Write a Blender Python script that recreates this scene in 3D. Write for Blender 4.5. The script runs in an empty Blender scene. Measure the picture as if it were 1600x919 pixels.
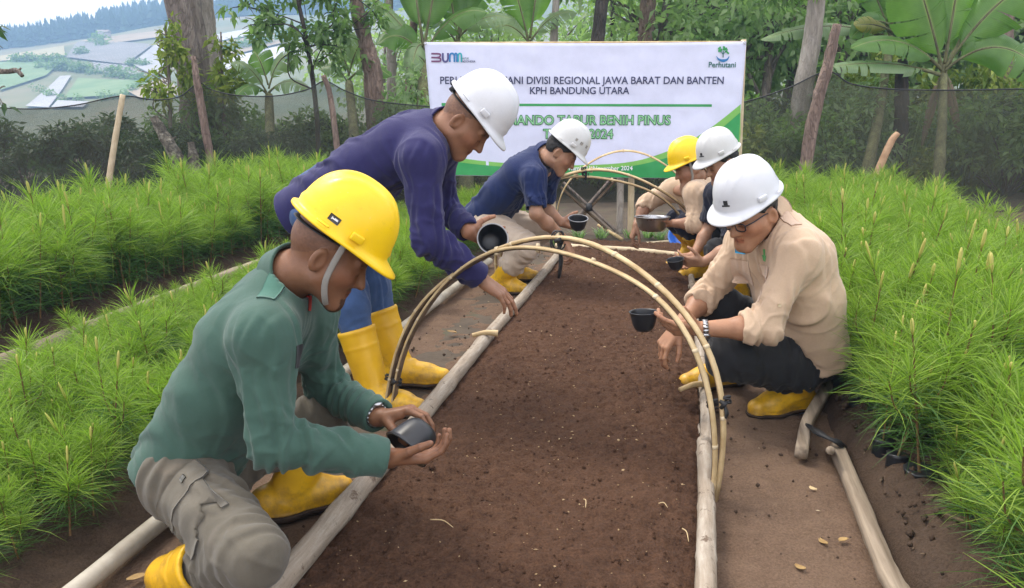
import bpy, math, random
import numpy as np
from mathutils import Vector
from mathutils.bvhtree import BVHTree

# ------------------------------------------------------------------ camera, world, sun, exposure
SC = bpy.context.scene
COL = SC.collection
random.seed(7)
RNG = np.random.default_rng(11)
CAM_H, TILT, FPX = 1.2, math.radians(13.69), 1209.0
cam = bpy.data.objects.new('camera', bpy.data.cameras.new('camera'))
COL.objects.link(cam)
cam.location = (0, 0, CAM_H)
cam.rotation_euler = (math.pi / 2 - TILT, 0, 0)
cam.data.sensor_width = 36.0
cam.data.lens = 36.0 * FPX / 1600.0
cam.data.clip_start = 0.05
cam.data.clip_end = 3000
SC.camera = cam

SUN_EL, SUN_AZ = math.radians(58), math.radians(-50)      # azimuth from +Y towards +X
world = bpy.data.worlds.new('World')
SC.world = world
world.use_nodes = True
_n, _l = world.node_tree.nodes, world.node_tree.links
_sky = _n.new('ShaderNodeTexSky')
_sky.sky_type = 'NISHITA'
_sky.sun_disc = False
_sky.sun_elevation = SUN_EL
_sky.sun_rotation = SUN_AZ
_sky.dust_density = 6.0
_sky.air_density = 1.0
_bg = _n['Background']
# thin overcast: the blue of the clear sky veiled by an even white cloud layer
_mix = _n.new('ShaderNodeMix'); _mix.data_type = 'RGBA'
_mix.inputs['Factor'].default_value = 0.9
_mix.inputs['B'].default_value = (10.6, 10.2, 10.3, 1)
_l.new(_sky.outputs[0], _mix.inputs['A'])
_l.new(_mix.outputs['Result'], _bg.inputs['Color'])
_bg.inputs['Strength'].default_value = 0.08
sun = bpy.data.objects.new('sun', bpy.data.lights.new('sun', 'SUN'))
COL.objects.link(sun)
sun.data.energy = 1.25
sun.data.angle = math.radians(18)
sun.data.color = (1.0, 0.93, 0.82)
_d = Vector((math.sin(SUN_AZ) * math.cos(SUN_EL), math.cos(SUN_AZ) * math.cos(SUN_EL), math.sin(SUN_EL)))
sun.rotation_euler = _d.to_track_quat('Z', 'Y').to_euler()
SC.view_settings.view_transform = 'Standard'
SC.view_settings.look = 'None'
SC.view_settings.gamma = 1.0
SC.view_settings.use_curve_mapping = False
SC.view_settings.exposure = 1.6
SC.render.engine = 'CYCLES'
SC.cycles.use_denoising = True
SC.cycles.max_bounces = 6
SC.cycles.diffuse_bounces = 3
SC.cycles.glossy_bounces = 2
SC.cycles.transmission_bounces = 2
SC.cycles.transparent_max_bounces = 10
SC.cycles.volume_bounces = 0

# ------------------------------------------------------------------ small tools
def A(*v): return np.array(v, dtype=np.float64)
def nrm(v):
    v = np.asarray(v, float); return v / (np.linalg.norm(v) + 1e-12)
_ct, _st = math.cos(TILT), math.sin(TILT)
def at(px, py, f):
    """world point seen at a picture position, f metres in front of the tripod"""
    x, y = (px - 800) / FPX, (459.5 - py) / FPX
    r = A(x, _ct + y * _st, -_st + y * _ct)
    return A(0, 0, CAM_H) + r * (f / r[1])
def gd(px, py, z=0.0):
    x, y = (px - 800) / FPX, (459.5 - py) / FPX
    r = A(x, _ct + y * _st, -_st + y * _ct)
    return A(0, 0, CAM_H) + r * ((z - CAM_H) / r[2])
def dirv(az, pitch):
    """direction from azimuth (0 = picture right, 90 = away) and pitch"""
    a, p = math.radians(az), math.radians(pitch); return A(math.cos(a) * math.cos(p), math.sin(a) * math.cos(p), math.sin(p))
BA = math.radians(12.2)
BD, BP = A(math.sin(BA), math.cos(BA), 0), A(math.cos(BA), -math.sin(BA), 0)
def B(u, v, z=0.0): return BP * u + BD * v + A(0, 0, z)      # bed frame: u across, v along

def tag(o, label=None, cat=None, group=None, kind=None):
    if label: o['label'] = label
    if cat: o['category'] = cat
    if group: o['group'] = group
    if kind: o['kind'] = kind
    return o
def empty(name, loc=(0, 0, 0)):
    o = bpy.data.objects.new(name, None); COL.objects.link(o); o.location = loc
    o.empty_display_size = 0.1
    return o
def mesh(name, v, f, mat=None, smooth=True):
    me = bpy.data.meshes.new(name)
    v = np.asarray(v, np.float32).reshape(-1, 3)
    if isinstance(f, np.ndarray):
        k = f.shape[1]
        me.vertices.add(len(v)); me.vertices.foreach_set('co', v.ravel())
        me.loops.add(f.size); me.loops.foreach_set('vertex_index', f.astype(np.int32).ravel())
        me.polygons.add(len(f))
        me.polygons.foreach_set('loop_start', np.arange(0, f.size, k, dtype=np.int32))
        me.polygons.foreach_set('loop_total', np.full(len(f), k, np.int32))
        me.update(calc_edges=True)
        me.validate()
    else:
        me.from_pydata(v.tolist(), [], [list(q) for q in f]); me.update()
    if smooth: me.polygons.foreach_set('use_smooth', np.ones(len(me.polygons), bool))
    if mat: me.materials.append(mat)
    return me
def obj(name, me, parent=None, loc=None):
    o = bpy.data.objects.new(name, me); COL.objects.link(o)
    if parent is not None:
        o.parent = parent
        o.matrix_parent_inverse.identity()
        pl = Vector((0, 0, 0)); q = parent
        while q is not None: pl += q.location; q = q.parent
        if loc is None: o.location = -pl               # mesh data is in world coordinates
        else: o.location = Vector(loc) - pl
    elif loc is not None: o.location = loc
    return o
def copy_tree(o, parent=None):
    c = o.copy(); COL.objects.link(c)
    if parent is not None: c.parent = parent
    for ch in o.children: copy_tree(ch, c)
    return c

# --- noise (numpy gradient noise)
_perm = RNG.permutation(256); _perm = np.concatenate([_perm, _perm, _perm]).astype(np.int64)
_grad = RNG.normal(size=(256, 3)); _grad /= np.linalg.norm(_grad, axis=1)[:, None]
def noise3(p):
    p = np.asarray(p, float); i = np.floor(p).astype(np.int64); f = p - i; i &= 255
    u = f * f * f * (f * (f * 6 - 15) + 10); r = 0
    for a in (0, 1):
        for b in (0, 1):
            for c in (0, 1):
                h = _perm[_perm[_perm[(i[:, 0] + a) & 255] + ((i[:, 1] + b) & 255)] + ((i[:, 2] + c) & 255)] & 255
                w = (u[:, 0] if a else 1 - u[:, 0]) * (u[:, 1] if b else 1 - u[:, 1]) * (u[:, 2] if c else 1 - u[:, 2])
                r = r + w * ((f - A(a, b, c)) * _grad[h]).sum(1)
    return r * 1.6
def fbm(p, o=3):
    r, a = 0, 1.0
    for k in range(o): r = r + a * noise3(np.asarray(p) * 2.0 ** k + 7.3 * k); a *= .5
    return r

# --- signed distances
def rc(p, a, b, ra, rb):
    ba = b - a; pa = p - a
    t = np.clip(pa @ ba / (ba @ ba + 1e-12), 0, 1)
    return np.sqrt(((pa - t[:, None] * ba) ** 2).sum(1)) - (ra + (rb - ra) * t)
def ell(p, c, R, r):
    q = (p - c) @ R.T; r = np.asarray(r, float)
    k0 = np.sqrt(((q / r) ** 2).sum(1)); k1 = np.sqrt(((q / r ** 2) ** 2).sum(1)) + 1e-9
    return k0 * (k0 - 1) / k1
def smin(a, b, k):
    h = np.clip(.5 + .5 * (b - a) / k, 0, 1)
    return b + (a - b) * h - k * h * (1 - h)
def smax(a, b, k): return -smin(-a, -b, k)

def surf(fn, lo, hi, h, slack=0.022, levels=4):
    """sparse surface nets of fn = 0; returns verts, quads"""
    lo, hi = np.asarray(lo, float), np.asarray(hi, float)
    s = h * 2 ** (levels - 1)
    n = np.ceil((hi - lo) / s).astype(int) + 1
    c = np.stack(np.meshgrid(*[np.arange(k) for k in n], indexing='ij'), -1).reshape(-1, 3)
    for lv in range(levels):
        d = fn(lo + (c + .5) * s)
        c = c[np.abs(d) < 1.5 * s + slack * (lv < levels - 1)]
        if lv < levels - 1:
            o = np.array([[a, b, e] for a in (0, 1) for b in (0, 1) for e in (0, 1)])
            c = (c[:, None] * 2 + o).reshape(-1, 3); s /= 2
    def key(q): q = q + 4; return (q[:, 0] * 8192 + q[:, 1]) * 8192 + q[:, 2]
    off = np.array([[a, b, e] for a in (0, 1) for b in (0, 1) for e in (0, 1)])
    corn = (c[:, None] + off).reshape(-1, 3)
    ck, inv = np.unique(key(corn), return_inverse=True)
    cc = np.stack([ck // (8192 * 8192), ck // 8192 % 8192, ck % 8192], 1) - 4
    dv = fn(lo + cc * h)
    D = dv[inv.reshape(-1)].reshape(-1, 8)
    act = (D.min(1) < 0) & (D.max(1) >= 0)
    c, D = c[act], D[act]
    E = [(a, b) for a in range(8) for b in range(a + 1, 8) if bin(a ^ b).count('1') == 1]
    acc = np.zeros((len(c), 3)); cnt = np.zeros(len(c))
    for a, b in E:
        m = (D[:, a] < 0) != (D[:, b] < 0)
        t = np.where(m, D[:, a] / (D[:, a] - D[:, b] + 1e-20), 0)
        acc += np.where(m[:, None], off[a] + t[:, None] * (off[b] - off[a]), 0); cnt += m
    V = lo + (c + acc / np.maximum(cnt, 1)[:, None]) * h
    k = key(c); order = np.argsort(k); ks = k[order]
    def look(q):
        kk = key(q); i = np.clip(np.searchsorted(ks, kk), 0, len(ks) - 1)
        return np.where(ks[i] == kk, order[i], -1)
    F = []
    for ax in range(3):
        b1, b2 = (ax + 1) % 3, (ax + 2) % 3
        e0 = 0; e1 = [4, 2, 1][ax]
        m = (D[:, e0] < 0) != (D[:, e1] < 0)
        q = c[m]; s0 = D[m, e0] < 0
        u1 = np.zeros(3, int); u1[b1] = 1; u2 = np.zeros(3, int); u2[b2] = 1
        i0, i1, i2, i3 = look(q), look(q - u1), look(q - u1 - u2), look(q - u2)
        ok = (i1 >= 0) & (i2 >= 0) & (i3 >= 0)
        f = np.stack([i0, i1, i2, i3], 1)[ok]; s0 = s0[ok]
        f[~s0] = f[~s0][:, ::-1]
        F.append(f)
    F = np.concatenate(F)
    if len(F) == 0: return V, F
    lab = np.arange(len(V))                                          # drop stray specks: keep the large connected pieces
    while True:
        mn = lab[F].min(1); new = lab.copy()
        for k in range(4): np.minimum.at(new, F[:, k], mn)
        new = new[new]
        if (new == lab).all(): break
        lab = new
    cnt_ = np.bincount(lab, minlength=len(V)); keep = cnt_[lab] > .25 * cnt_.max()
    F = F[keep[F[:, 0]]]; idx = np.cumsum(keep) - 1
    return V[keep], idx[F]
def normals(V, F):
    n = np.cross(V[F[:, 2]] - V[F[:, 0]], V[F[:, 3]] - V[F[:, 1]])
    N = np.zeros_like(V)
    for k in range(4): np.add.at(N, F[:, k], n)
    return N / (np.linalg.norm(N, axis=1)[:, None] + 1e-12)
def relax(V, F, it=1):
    for _ in range(it):
        S = np.zeros_like(V); C = np.zeros(len(V))
        for k in range(4):
            for j in (1, 3):
                np.add.at(S, F[:, k], V[F[:, (k + j) % 4]]); np.add.at(C, F[:, k], 1)
        V = V * .4 + .6 * S / np.maximum(C, 1)[:, None]
    return V

# --- tubes, lathes, boxes
def frame_of(t, up=(0, 0, 1)):
    t = nrm(t); u = np.asarray(up, float)
    if abs(t @ u) > .95: u = A(1, 0, 0)
    x = nrm(np.cross(u, t)); return x, np.cross(t, x)
def tube(pts, rad, n=10, cap=True, flat=1.0, rough=0.0, seed=0, up=(0, 0, 1)):
    """a tube along pts; flat squashes it in its second axis"""
    n += n % 2; pts = np.asarray(pts, float); m = len(pts); rad = np.broadcast_to(np.asarray(rad, float), (m,))
    T = np.gradient(pts, axis=0); V = []
    x, y = frame_of(T[0], up)
    ang = np.arange(n) / n * 2 * math.pi
    for i in range(m):
        t = nrm(T[i]); x = nrm(x - t * (x @ t)); y = np.cross(t, x)
        V.append(pts[i] + rad[i] * (np.cos(ang)[:, None] * x + flat * np.sin(ang)[:, None] * y))
    V = np.concatenate(V)
    if rough:
        c = np.repeat(pts, n, 0)
        V = c + (V - c) * (1 + rough * fbm(V * 9 + seed * 3.1, 3))[:, None]
    i, j = np.meshgrid(np.arange(m - 1), np.arange(n), indexing='ij')
    F = np.stack([i * n + j, i * n + (j + 1) % n, (i + 1) * n + (j + 1) % n, (i + 1) * n + j], -1).reshape(-1, 4)
    if cap:
        V = np.concatenate([V, pts[:1], pts[-1:]]); a, b = len(V) - 2, len(V) - 1
        j = np.arange(0, n, 2) if n % 2 == 0 else None
        c0 = np.stack([np.full(n // 2, a), (j + 2) % n, (j + 1) % n, j], 1)
        o = (m - 1) * n
        c1 = np.stack([np.full(n // 2, b), o + j, o + (j + 1) % n, o + (j + 2) % n], 1)
        F = np.concatenate([F, c0, c1])
    return V, F
def bez(P, n):
    """Catmull-Rom through P, n points"""
    P = np.asarray(P, float); P = np.concatenate([[2 * P[0] - P[1]], P, [2 * P[-1] - P[-2]]])
    out = []; k = len(P) - 3
    for s in np.linspace(0, k - 1e-9, n):
        i = int(s); t = s - i; a, b, c, d = P[i:i + 4]
        out.append(.5 * (2 * b + (c - a) * t + (2 * a - 5 * b + 4 * c - d) * t * t + (3 * b - a - 3 * c + d) * t ** 3))
    return np.array(out)
def lathe(prof, n=40, axis=(0, 0, 1), o=(0, 0, 0)):
    prof = np.asarray(prof, float); z = nrm(axis); x, y = frame_of(z, (0, 1, 0.01))
    a = np.arange(n) / n * 2 * math.pi
    V = np.concatenate([np.asarray(o) + z * pz + r * (np.cos(a)[:, None] * x + np.sin(a)[:, None] * y) for r, pz in prof])
    m = len(prof)
    i, j = np.meshgrid(np.arange(m - 1), np.arange(n), indexing='ij')
    F = np.stack([i * n + j, i * n + (j + 1) % n, (i + 1) * n + (j + 1) % n, (i + 1) * n + j], -1).reshape(-1, 4)
    return V, F
def box(c, R, s):
    c, s = np.asarray(c, float), np.asarray(s, float) / 2
    q = np.array([[a, b, d] for a in (-1, 1) for b in (-1, 1) for d in (-1, 1)]) * s
    return c + q @ R, np.array([[0, 1, 3, 2], [4, 6, 7, 5], [0, 4, 5, 1], [2, 3, 7, 6], [0, 2, 6, 4], [1, 5, 7, 3]])
def join(parts):
    V, F, n = [], [], 0
    for v, f in parts: V.append(v); F.append(np.asarray(f) + n); n += len(v)
    return np.concatenate(V), np.concatenate(F)

# ------------------------------------------------------------------ materials
def nodes(name):
    m = bpy.data.materials.new(name); m.use_nodes = True
    nt = m.node_tree; return m, nt, nt.nodes['Principled BSDF']
def tex_noise(nt, scale, detail=4, rough=.55, coord=None, vec=None, dist=0.0):
    t = nt.nodes.new('ShaderNodeTexNoise'); t.inputs['Scale'].default_value = scale
    t.inputs['Detail'].default_value = detail; t.inputs['Roughness'].default_value = rough
    t.inputs['Distortion'].default_value = dist
    if vec is not None: nt.links.new(vec, t.inputs['Vector'])
    return t.outputs['Fac']
def ramp(nt, fac, stops):
    r = nt.nodes.new('ShaderNodeValToRGB'); el = r.color_ramp.elements
    while len(el) < len(stops): el.new(.5)
    for e, (p, c) in zip(el, stops): e.position = p; e.color = (*c, 1) if len(c) == 3 else c
    nt.links.new(fac, r.inputs[0]); return r.outputs[0]
def coord(nt, kind='Object', scale=None, rot=0):
    t = nt.nodes.new('ShaderNodeTexCoord'); o = t.outputs[kind]
    if rot:
        mr = nt.nodes.new('ShaderNodeMapping'); mr.inputs['Rotation'].default_value = (0, 0, rot); nt.links.new(o, mr.inputs['Vector']); o = mr.outputs[0]
    if scale is not None:
        mp = nt.nodes.new('ShaderNodeMapping'); mp.inputs['Scale'].default_value = scale
        nt.links.new(o, mp.inputs['Vector']); o = mp.outputs[0]
    return o
def mixc(nt, fac, a, b, mode='MIX'):
    m = nt.nodes.new('ShaderNodeMix'); m.data_type = 'RGBA'; m.blend_type = mode
    for s, v in (('Factor', fac), ('A', a), ('B', b)):
        if isinstance(v, (int, float)): m.inputs[s].default_value = v
        elif isinstance(v, tuple): m.inputs[s].default_value = (*v, 1)
        else: nt.links.new(v, m.inputs[s])
    return m.outputs['Result']
def math_n(nt, op, a, b=0.0):
    m = nt.nodes.new('ShaderNodeMath'); m.operation = op
    for i, v in enumerate((a, b)):
        if isinstance(v, (int, float)): m.inputs[i].default_value = v
        else: nt.links.new(v, m.inputs[i])
    return m.outputs[0]
def bump(nt, bs, h, strength=.3, dist=.01):
    b = nt.nodes.new('ShaderNodeBump'); b.inputs['Strength'].default_value = strength
    b.inputs['Distance'].default_value = dist
    nt.links.new(h, b.inputs['Height']); nt.links.new(b.outputs[0], bs.inputs['Normal'])
def shade(col, k): return tuple(min(1, c * k) for c in col)
def mat_noise(name, c1, c2, scale=8, rough=.8, bs=.2, bscale=None, bdist=.004, spec=.3, detail=5, cscale=None, sheen=0, rot=0):
    m, nt, b = nodes(name); co = coord(nt, 'Object', cscale, rot)
    f = tex_noise(nt, scale, detail, .6, vec=co)
    nt.links.new(ramp(nt, f, [(.32, c1), (.68, c2)]), b.inputs['Base Color'])
    b.inputs['Roughness'].default_value = rough; b.inputs['Specular IOR Level'].default_value = spec
    if sheen: b.inputs['Sheen Weight'].default_value = sheen
    if bs: bump(nt, b, tex_noise(nt, bscale or scale * 3, 5, .6, vec=co), bs, bdist)
    return m
def mat_cloth(name, c, weave=900, rough=.85, sheen=.15, var=.12, dirt=None):
    m, nt, b = nodes(name); co = coord(nt, 'Object')
    f = tex_noise(nt, 6, 4, .6, vec=co); f2 = tex_noise(nt, 160, 2, .5, vec=co)
    col = ramp(nt, f, [(.3, shade(c, 1 - var)), (.7, shade(c, 1 + var))])
    col = mixc(nt, .35, col, mixc(nt, f2, shade(c, .8), shade(c, 1.2)))
    if dirt:
        col = mixc(nt, ramp(nt, tex_noise(nt, 9, 5, .65, vec=co), [(.52, (0, 0, 0)), (.75, (.7, .7, .7))]), col, dirt)
    nt.links.new(col, b.inputs['Base Color'])
    b.inputs['Roughness'].default_value = rough; b.inputs['Sheen Weight'].default_value = sheen
    b.inputs['Specular IOR Level'].default_value = .2
    w = nt.nodes.new('ShaderNodeTexWave'); w.inputs['Scale'].default_value = 260; w.bands_direction = 'DIAGONAL'
    w.inputs['Distortion'].default_value = 1.5
    nt.links.new(co, w.inputs['Vector'])
    rg = nt.nodes.new('ShaderNodeTexNoise'); rg.noise_type = 'RIDGED_MULTIFRACTAL'; rg.inputs['Scale'].default_value = 9; rg.inputs['Detail'].default_value = 3; rg.inputs['Distortion'].default_value = .8
    nt.links.new(co, rg.inputs['Vector'])
    h = math_n(nt, 'ADD', math_n(nt, 'MULTIPLY', w.outputs['Fac'], .10), math_n(nt, 'ADD', tex_noise(nt, 38, 4, .6, vec=co, dist=.6), math_n(nt, 'MULTIPLY', rg.outputs['Fac'], .7)))
    bump(nt, b, h, .3, .004)
    return m
def mat_hat(name, c):
    m, nt, b = nodes(name); co = coord(nt, 'Object')
    col = ramp(nt, tex_noise(nt, 9, 4, .6, vec=co), [(.3, shade(c, .95)), (.7, shade(c, 1.05))])
    col = mixc(nt, ramp(nt, tex_noise(nt, 42, 7, .75, vec=co), [(.60, (0, 0, 0)), (.74, (.38, .38, .38))]), col, shade(c, .45))
    col = mixc(nt, ramp(nt, tex_noise(nt, 260, 3, .6, vec=co), [(.69, (0, 0, 0)), (.74, (.5, .5, .5))]), col, (.55, .53, .48))
    nt.links.new(col, b.inputs['Base Color'])
    nt.links.new(ramp(nt, tex_noise(nt, 26, 6, .7, vec=co), [(.35, (.28, .28, .28)), (.7, (.58, .58, .58))]), b.inputs['Roughness'])
    bump(nt, b, tex_noise(nt, 120, 4, .6, vec=co), .05, .002); return m
def mat_plain(name, c, rough=.5, metal=0, spec=.5, coat=0, var=.06, scale=14, bs=0, bscale=60):
    m, nt, b = nodes(name); co = coord(nt, 'Object')
    nt.links.new(ramp(nt, tex_noise(nt, scale, 4, .6, vec=co), [(.3, shade(c, 1 - var)), (.7, shade(c, 1 + var))]), b.inputs['Base Color'])
    r = tex_noise(nt, 20, 4, .6, vec=co)
    nt.links.new(math_n(nt, 'ADD', math_n(nt, 'MULTIPLY', r, .25), rough - .12), b.inputs['Roughness'])
    b.inputs['Metallic'].default_value = metal; b.inputs['Specular IOR Level'].default_value = spec
    b.inputs['Coat Weight'].default_value = coat; b.inputs['Coat Roughness'].default_value = .2
    if bs: bump(nt, b, tex_noise(nt, bscale, 4, .6, vec=co), bs, .003)
    return m
def mat_skin(name, c):
    m, nt, b = nodes(name); co = coord(nt, 'Object')
    at_ = nt.nodes.new('ShaderNodeAttribute'); at_.attribute_name = 'tint'
    f = tex_noise(nt, 26, 5, .6, vec=co); f2 = tex_noise(nt, 170, 3, .5, vec=co)
    col = ramp(nt, f, [(.3, (c[0] * .86, c[1] * .8, c[2] * .78)), (.7, (c[0] * 1.1, c[1] * 1.12, c[2] * 1.12))])
    col = mixc(nt, .3, col, mixc(nt, f2, shade(c, .75), shade(c, 1.2)))
    col = mixc(nt, 1.0, col, at_.outputs['Color'], 'MULTIPLY')
    nt.links.new(col, b.inputs['Base Color'])
    b.inputs['Roughness'].default_value = .5; b.inputs['Specular IOR Level'].default_value = .4
    b.inputs['Subsurface Weight'].default_value = .12
    b.inputs['Subsurface Radius'].default_value = (.012, .005, .003); b.inputs['Subsurface Scale'].default_value = .6
    bump(nt, b, math_n(nt, 'ADD', f2, tex_noise(nt, 60, 3, .5, vec=co)), .22, .002)
    return m
M = {}
def mat_boot():
    m, nt, b = nodes('muddy_yellow_rubber'); co = coord(nt, 'Object')
    col = ramp(nt, tex_noise(nt, 7, 5, .6, vec=co), [(.3, (.56, .30, .008)), (.7, (.74, .43, .012))])
    sp = nt.nodes.new('ShaderNodeSeparateXYZ'); nt.links.new(co, sp.inputs[0])
    mr = nt.nodes.new('ShaderNodeMapRange'); nt.links.new(sp.outputs['Z'], mr.inputs['Value']); mr.inputs['From Min'].default_value = .17; mr.inputs['From Max'].default_value = .015; mr.inputs['To Max'].default_value = .30
    d = math_n(nt, 'ADD', mr.outputs[0], tex_noise(nt, 24, 6, .7, vec=co))
    col = mixc(nt, ramp(nt, d, [(.62, (0, 0, 0)), (.95, (.75, .75, .75))]), col, (.13, .075, .042))
    nt.links.new(col, b.inputs['Base Color']); b.inputs['Roughness'].default_value = .42
    bump(nt, b, tex_noise(nt, 40, 4, .6, vec=co), .12, .002); return m
M['boot'] = mat_boot()
M['boot_dirt'] = mat_noise('muddy_sole', (.03, .02, .014), (.07, .045, .03), 18, .9, .3, 60)
M['hat_yellow'] = mat_hat('yellow_helmet_plastic', (.86, .56, .004))
M['hat_white'] = mat_hat('white_helmet_plastic', (.60, .61, .64))
M['hat_grey'] = mat_hat('off_white_helmet_plastic', (.54, .54, .53))
M['black_plastic'] = mat_plain('black_plastic', (.014, .015, .018), .36, spec=.5, var=.2, bs=.05)
M['rim_grey'] = mat_plain('worn_plastic_rim', (.35, .35, .36), .5)
M['steel'] = mat_plain('brushed_steel', (.42, .42, .43), .3, metal=1, var=.12)
M['strap_grey'] = mat_cloth('grey_webbing', (.26, .245, .22))
M['strap_black'] = mat_plain('black_webbing', (.012, .012, .014), .6)
M['hair'] = mat_noise('black_hair', (.008, .007, .007), (.03, .026, .024), 90, .6, .6, 240, bdist=.003)
M['hair_grey'] = mat_noise('greying_hair', (.03, .027, .025), (.15, .14, .13), 120, .6, .6, 240, bdist=.003)
M['eye'] = mat_plain('lash', (.01, .008, .008), .5)
M['glass_dark'] = mat_plain('spectacle_frame', (.02, .02, .03), .3)
M['label_dark'] = mat_plain('dark_sticker', (.02, .02, .022), .5)
M['label_white'] = mat_plain('white_sticker', (.7, .7, .7), .5)
M['red'] = mat_plain('red_patch', (.45, .03, .02), .7)
M['logo_green'] = mat_plain('green_thread', (.1, .42, .12), .7)
M['logo_blue'] = mat_plain('blue_thread', (.03, .28, .5), .7)
# ------------------------------------------------------------------ setting: ground, bed, hill
def mat_soil(name, c1, c2, c3, scale=14, bs=.6, bd=.012, rough=.95):
    m, nt, b = nodes(name); co = coord(nt, 'Object')
    f = tex_noise(nt, scale, 8, .68, vec=co); g = tex_noise(nt, 1.3, 4, .6, vec=co); fine = tex_noise(nt, 150, 4, .7, vec=co)
    col = ramp(nt, f, [(.3, c1), (.55, c2), (.75, c3)])
    col = mixc(nt, ramp(nt, g, [(.4, (0, 0, 0)), (.65, (.55, .55, .55))]), col, shade(c3, 1.05))
    col = mixc(nt, .45, col, mixc(nt, ramp(nt, fine, [(.35, (0, 0, 0)), (.65, (1, 1, 1))]), shade(c1, .8), c3))
    nt.links.new(col, b.inputs['Base Color']); b.inputs['Roughness'].default_value = rough
    b.inputs['Specular IOR Level'].default_value = .2
    h = math_n(nt, 'ADD', tex_noise(nt, 45, 7, .7, vec=co), math_n(nt, 'MULTIPLY', fine, .5))
    bump(nt, b, h, bs, bd); return m
M['soil'] = mat_soil('dark_seedbed_soil', (.040, .0195, .0115), (.094, .0465, .0265), (.158, .083, .048), 26, 1.0, .02)
M['path'] = mat_soil('trodden_earth_path', (.078, .047, .031), (.140, .088, .058), (.208, .138, .093), 10, .8, .014)
M['dirt'] = mat_soil('bare_earth', (.05, .035, .024), (.10, .07, .048), (.16, .115, .08), 8, .6, .02)
M['bank'] = mat_soil('bed_bank_earth', (.03, .02, .014), (.07, .045, .03), (.12, .08, .055), 12, .8, .02)

def hill_z(x, y):
    """height of the land beyond the net"""
    x, y = np.asarray(x, float), np.asarray(y, float)
    sm = lambda a, b, t: (lambda q: q * q * (3 - 2 * q))(np.clip((t - a) / (b - a), 0, 1))
    valley = -11 * sm(16, 85, y)
    tt = np.clip((x + 212) / 170, -.6, 1.6)
    zb = 22.5 + 20 * tt - 6 * np.clip(tt - .4, 0, 2)
    zr = 22 + 45 * np.clip(tt + .31, -1, .49) + 7 * np.clip(tt - .18, 0, 2)
    z = valley + (zb + 11) * np.clip((y - 85) / 235, 0, 1) ** 1.05 + (zr - zb) * np.clip((y - 320) / 90, 0, 1)
    z = z - 20 * sm(430, 900, y)
    return z + np.where(y > 60, 1.0, 0) * sm(60, 160, y) * 1.6 * np.sin(x * .045 + .5) * np.cos(y * .021)
gx = np.concatenate([np.linspace(-470, -330, 6), np.linspace(-320, 160, 120), np.linspace(175, 470, 8)])
gy = np.concatenate([np.linspace(-60, 14, 10), np.linspace(16, 90, 30), np.linspace(95, 440, 110), np.linspace(444, 446, 2)])
X, Y = np.meshgrid(gx, gy, indexing='ij')
Z = hill_z(X, Y) - np.where(Y < 15, .012, .012)
i, j = np.meshgrid(np.arange(len(gx) - 1), np.arange(len(gy) - 1), indexing='ij'); ny = len(gy)
GF = np.stack([i * ny + j, (i + 1) * ny + j, (i + 1) * ny + j + 1, i * ny + j + 1], -1).reshape(-1, 4)
m, nt, b = nodes('land'); co = coord(nt, 'Object')
sepY = nt.nodes.new('ShaderNodeSeparateXYZ'); nt.links.new(co, sepY.inputs[0])
far = nt.nodes.new('ShaderNodeMapRange'); nt.links.new(sepY.outputs['Y'], far.inputs['Value'])
far.inputs['From Min'].default_value = 14; far.inputs['From Max'].default_value = 40
near_c = ramp(nt, tex_noise(nt, 3, 7, .65, vec=co), [(.3, (.04, .03, .02)), (.55, (.085, .062, .042)), (.75, (.05, .07, .025))])
far_c = ramp(nt, tex_noise(nt, .03, 6, .6, vec=co), [(.3, (.075, .115, .045)), (.5, (.16, .17, .08)), (.68, (.24, .19, .12))])
nt.links.new(mixc(nt, far.outputs[0], near_c, far_c), b.inputs['Base Color']); b.inputs['Roughness'].default_value = .95
bump(nt, b, tex_noise(nt, 14, 6, .7, vec=co), .5, .02)
tag(obj('ground', mesh('ground', np.stack([X, Y, Z], -1), GF, m)), kind='structure')

def grid_sheet(name, u0, u1, v0, v1, step, zf, mat, kind='structure'):
    us = np.arange(u0, u1 + step, step); vs = np.arange(v0, v1 + step, step)
    U, Vv = np.meshgrid(us, vs, indexing='ij'); P = BP * U[..., None] + BD * Vv[..., None]
    P = P.reshape(-1, 3); P[:, 2] = zf(U.ravel(), Vv.ravel(), P)
    n = len(vs); i, j = np.meshgrid(np.arange(len(us) - 1), np.arange(n - 1), indexing='ij')
    F = np.stack([i * n + j, (i + 1) * n + j, (i + 1) * n + j + 1, i * n + j + 1], -1).reshape(-1, 4)
    return tag(obj(name, mesh(name, P, F, mat)), kind=kind)
UL, UR = -.911, .106                                               # the bed's two edge poles
Q = lambda P, s: np.stack([P[:, 0] * s, P[:, 1] * s, P[:, 0] * 0], 1)
def path_z(u, v, P): return .012 * fbm(Q(P, 2.2), 3) + .012 * fbm(Q(P, 11), 4) + .004 - .02 * np.exp(-((u - (UL - .24)) / .13) ** 2)
grid_sheet('path', -1.52, UL + .03, 1.0, 7.4, .02, path_z, M['path'])
grid_sheet('path', UR - .03, .70, 1.0, 7.4, .02, path_z, M['path'])
def bed_z(u, v, P):
    e = np.clip(np.minimum(u - UL, UR - u) / .10, 0, 1)
    r = fbm(Q(P, 24), 4)
    return .032 + .030 * e + .013 * fbm(Q(P, 3.1), 3) + .011 * r + .008 * fbm(Q(P, 46), 2)
grid_sheet('seedbed_soil', UL + .0, UR - .0, .95, 6.66, .0095, bed_z, M['soil'])
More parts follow.
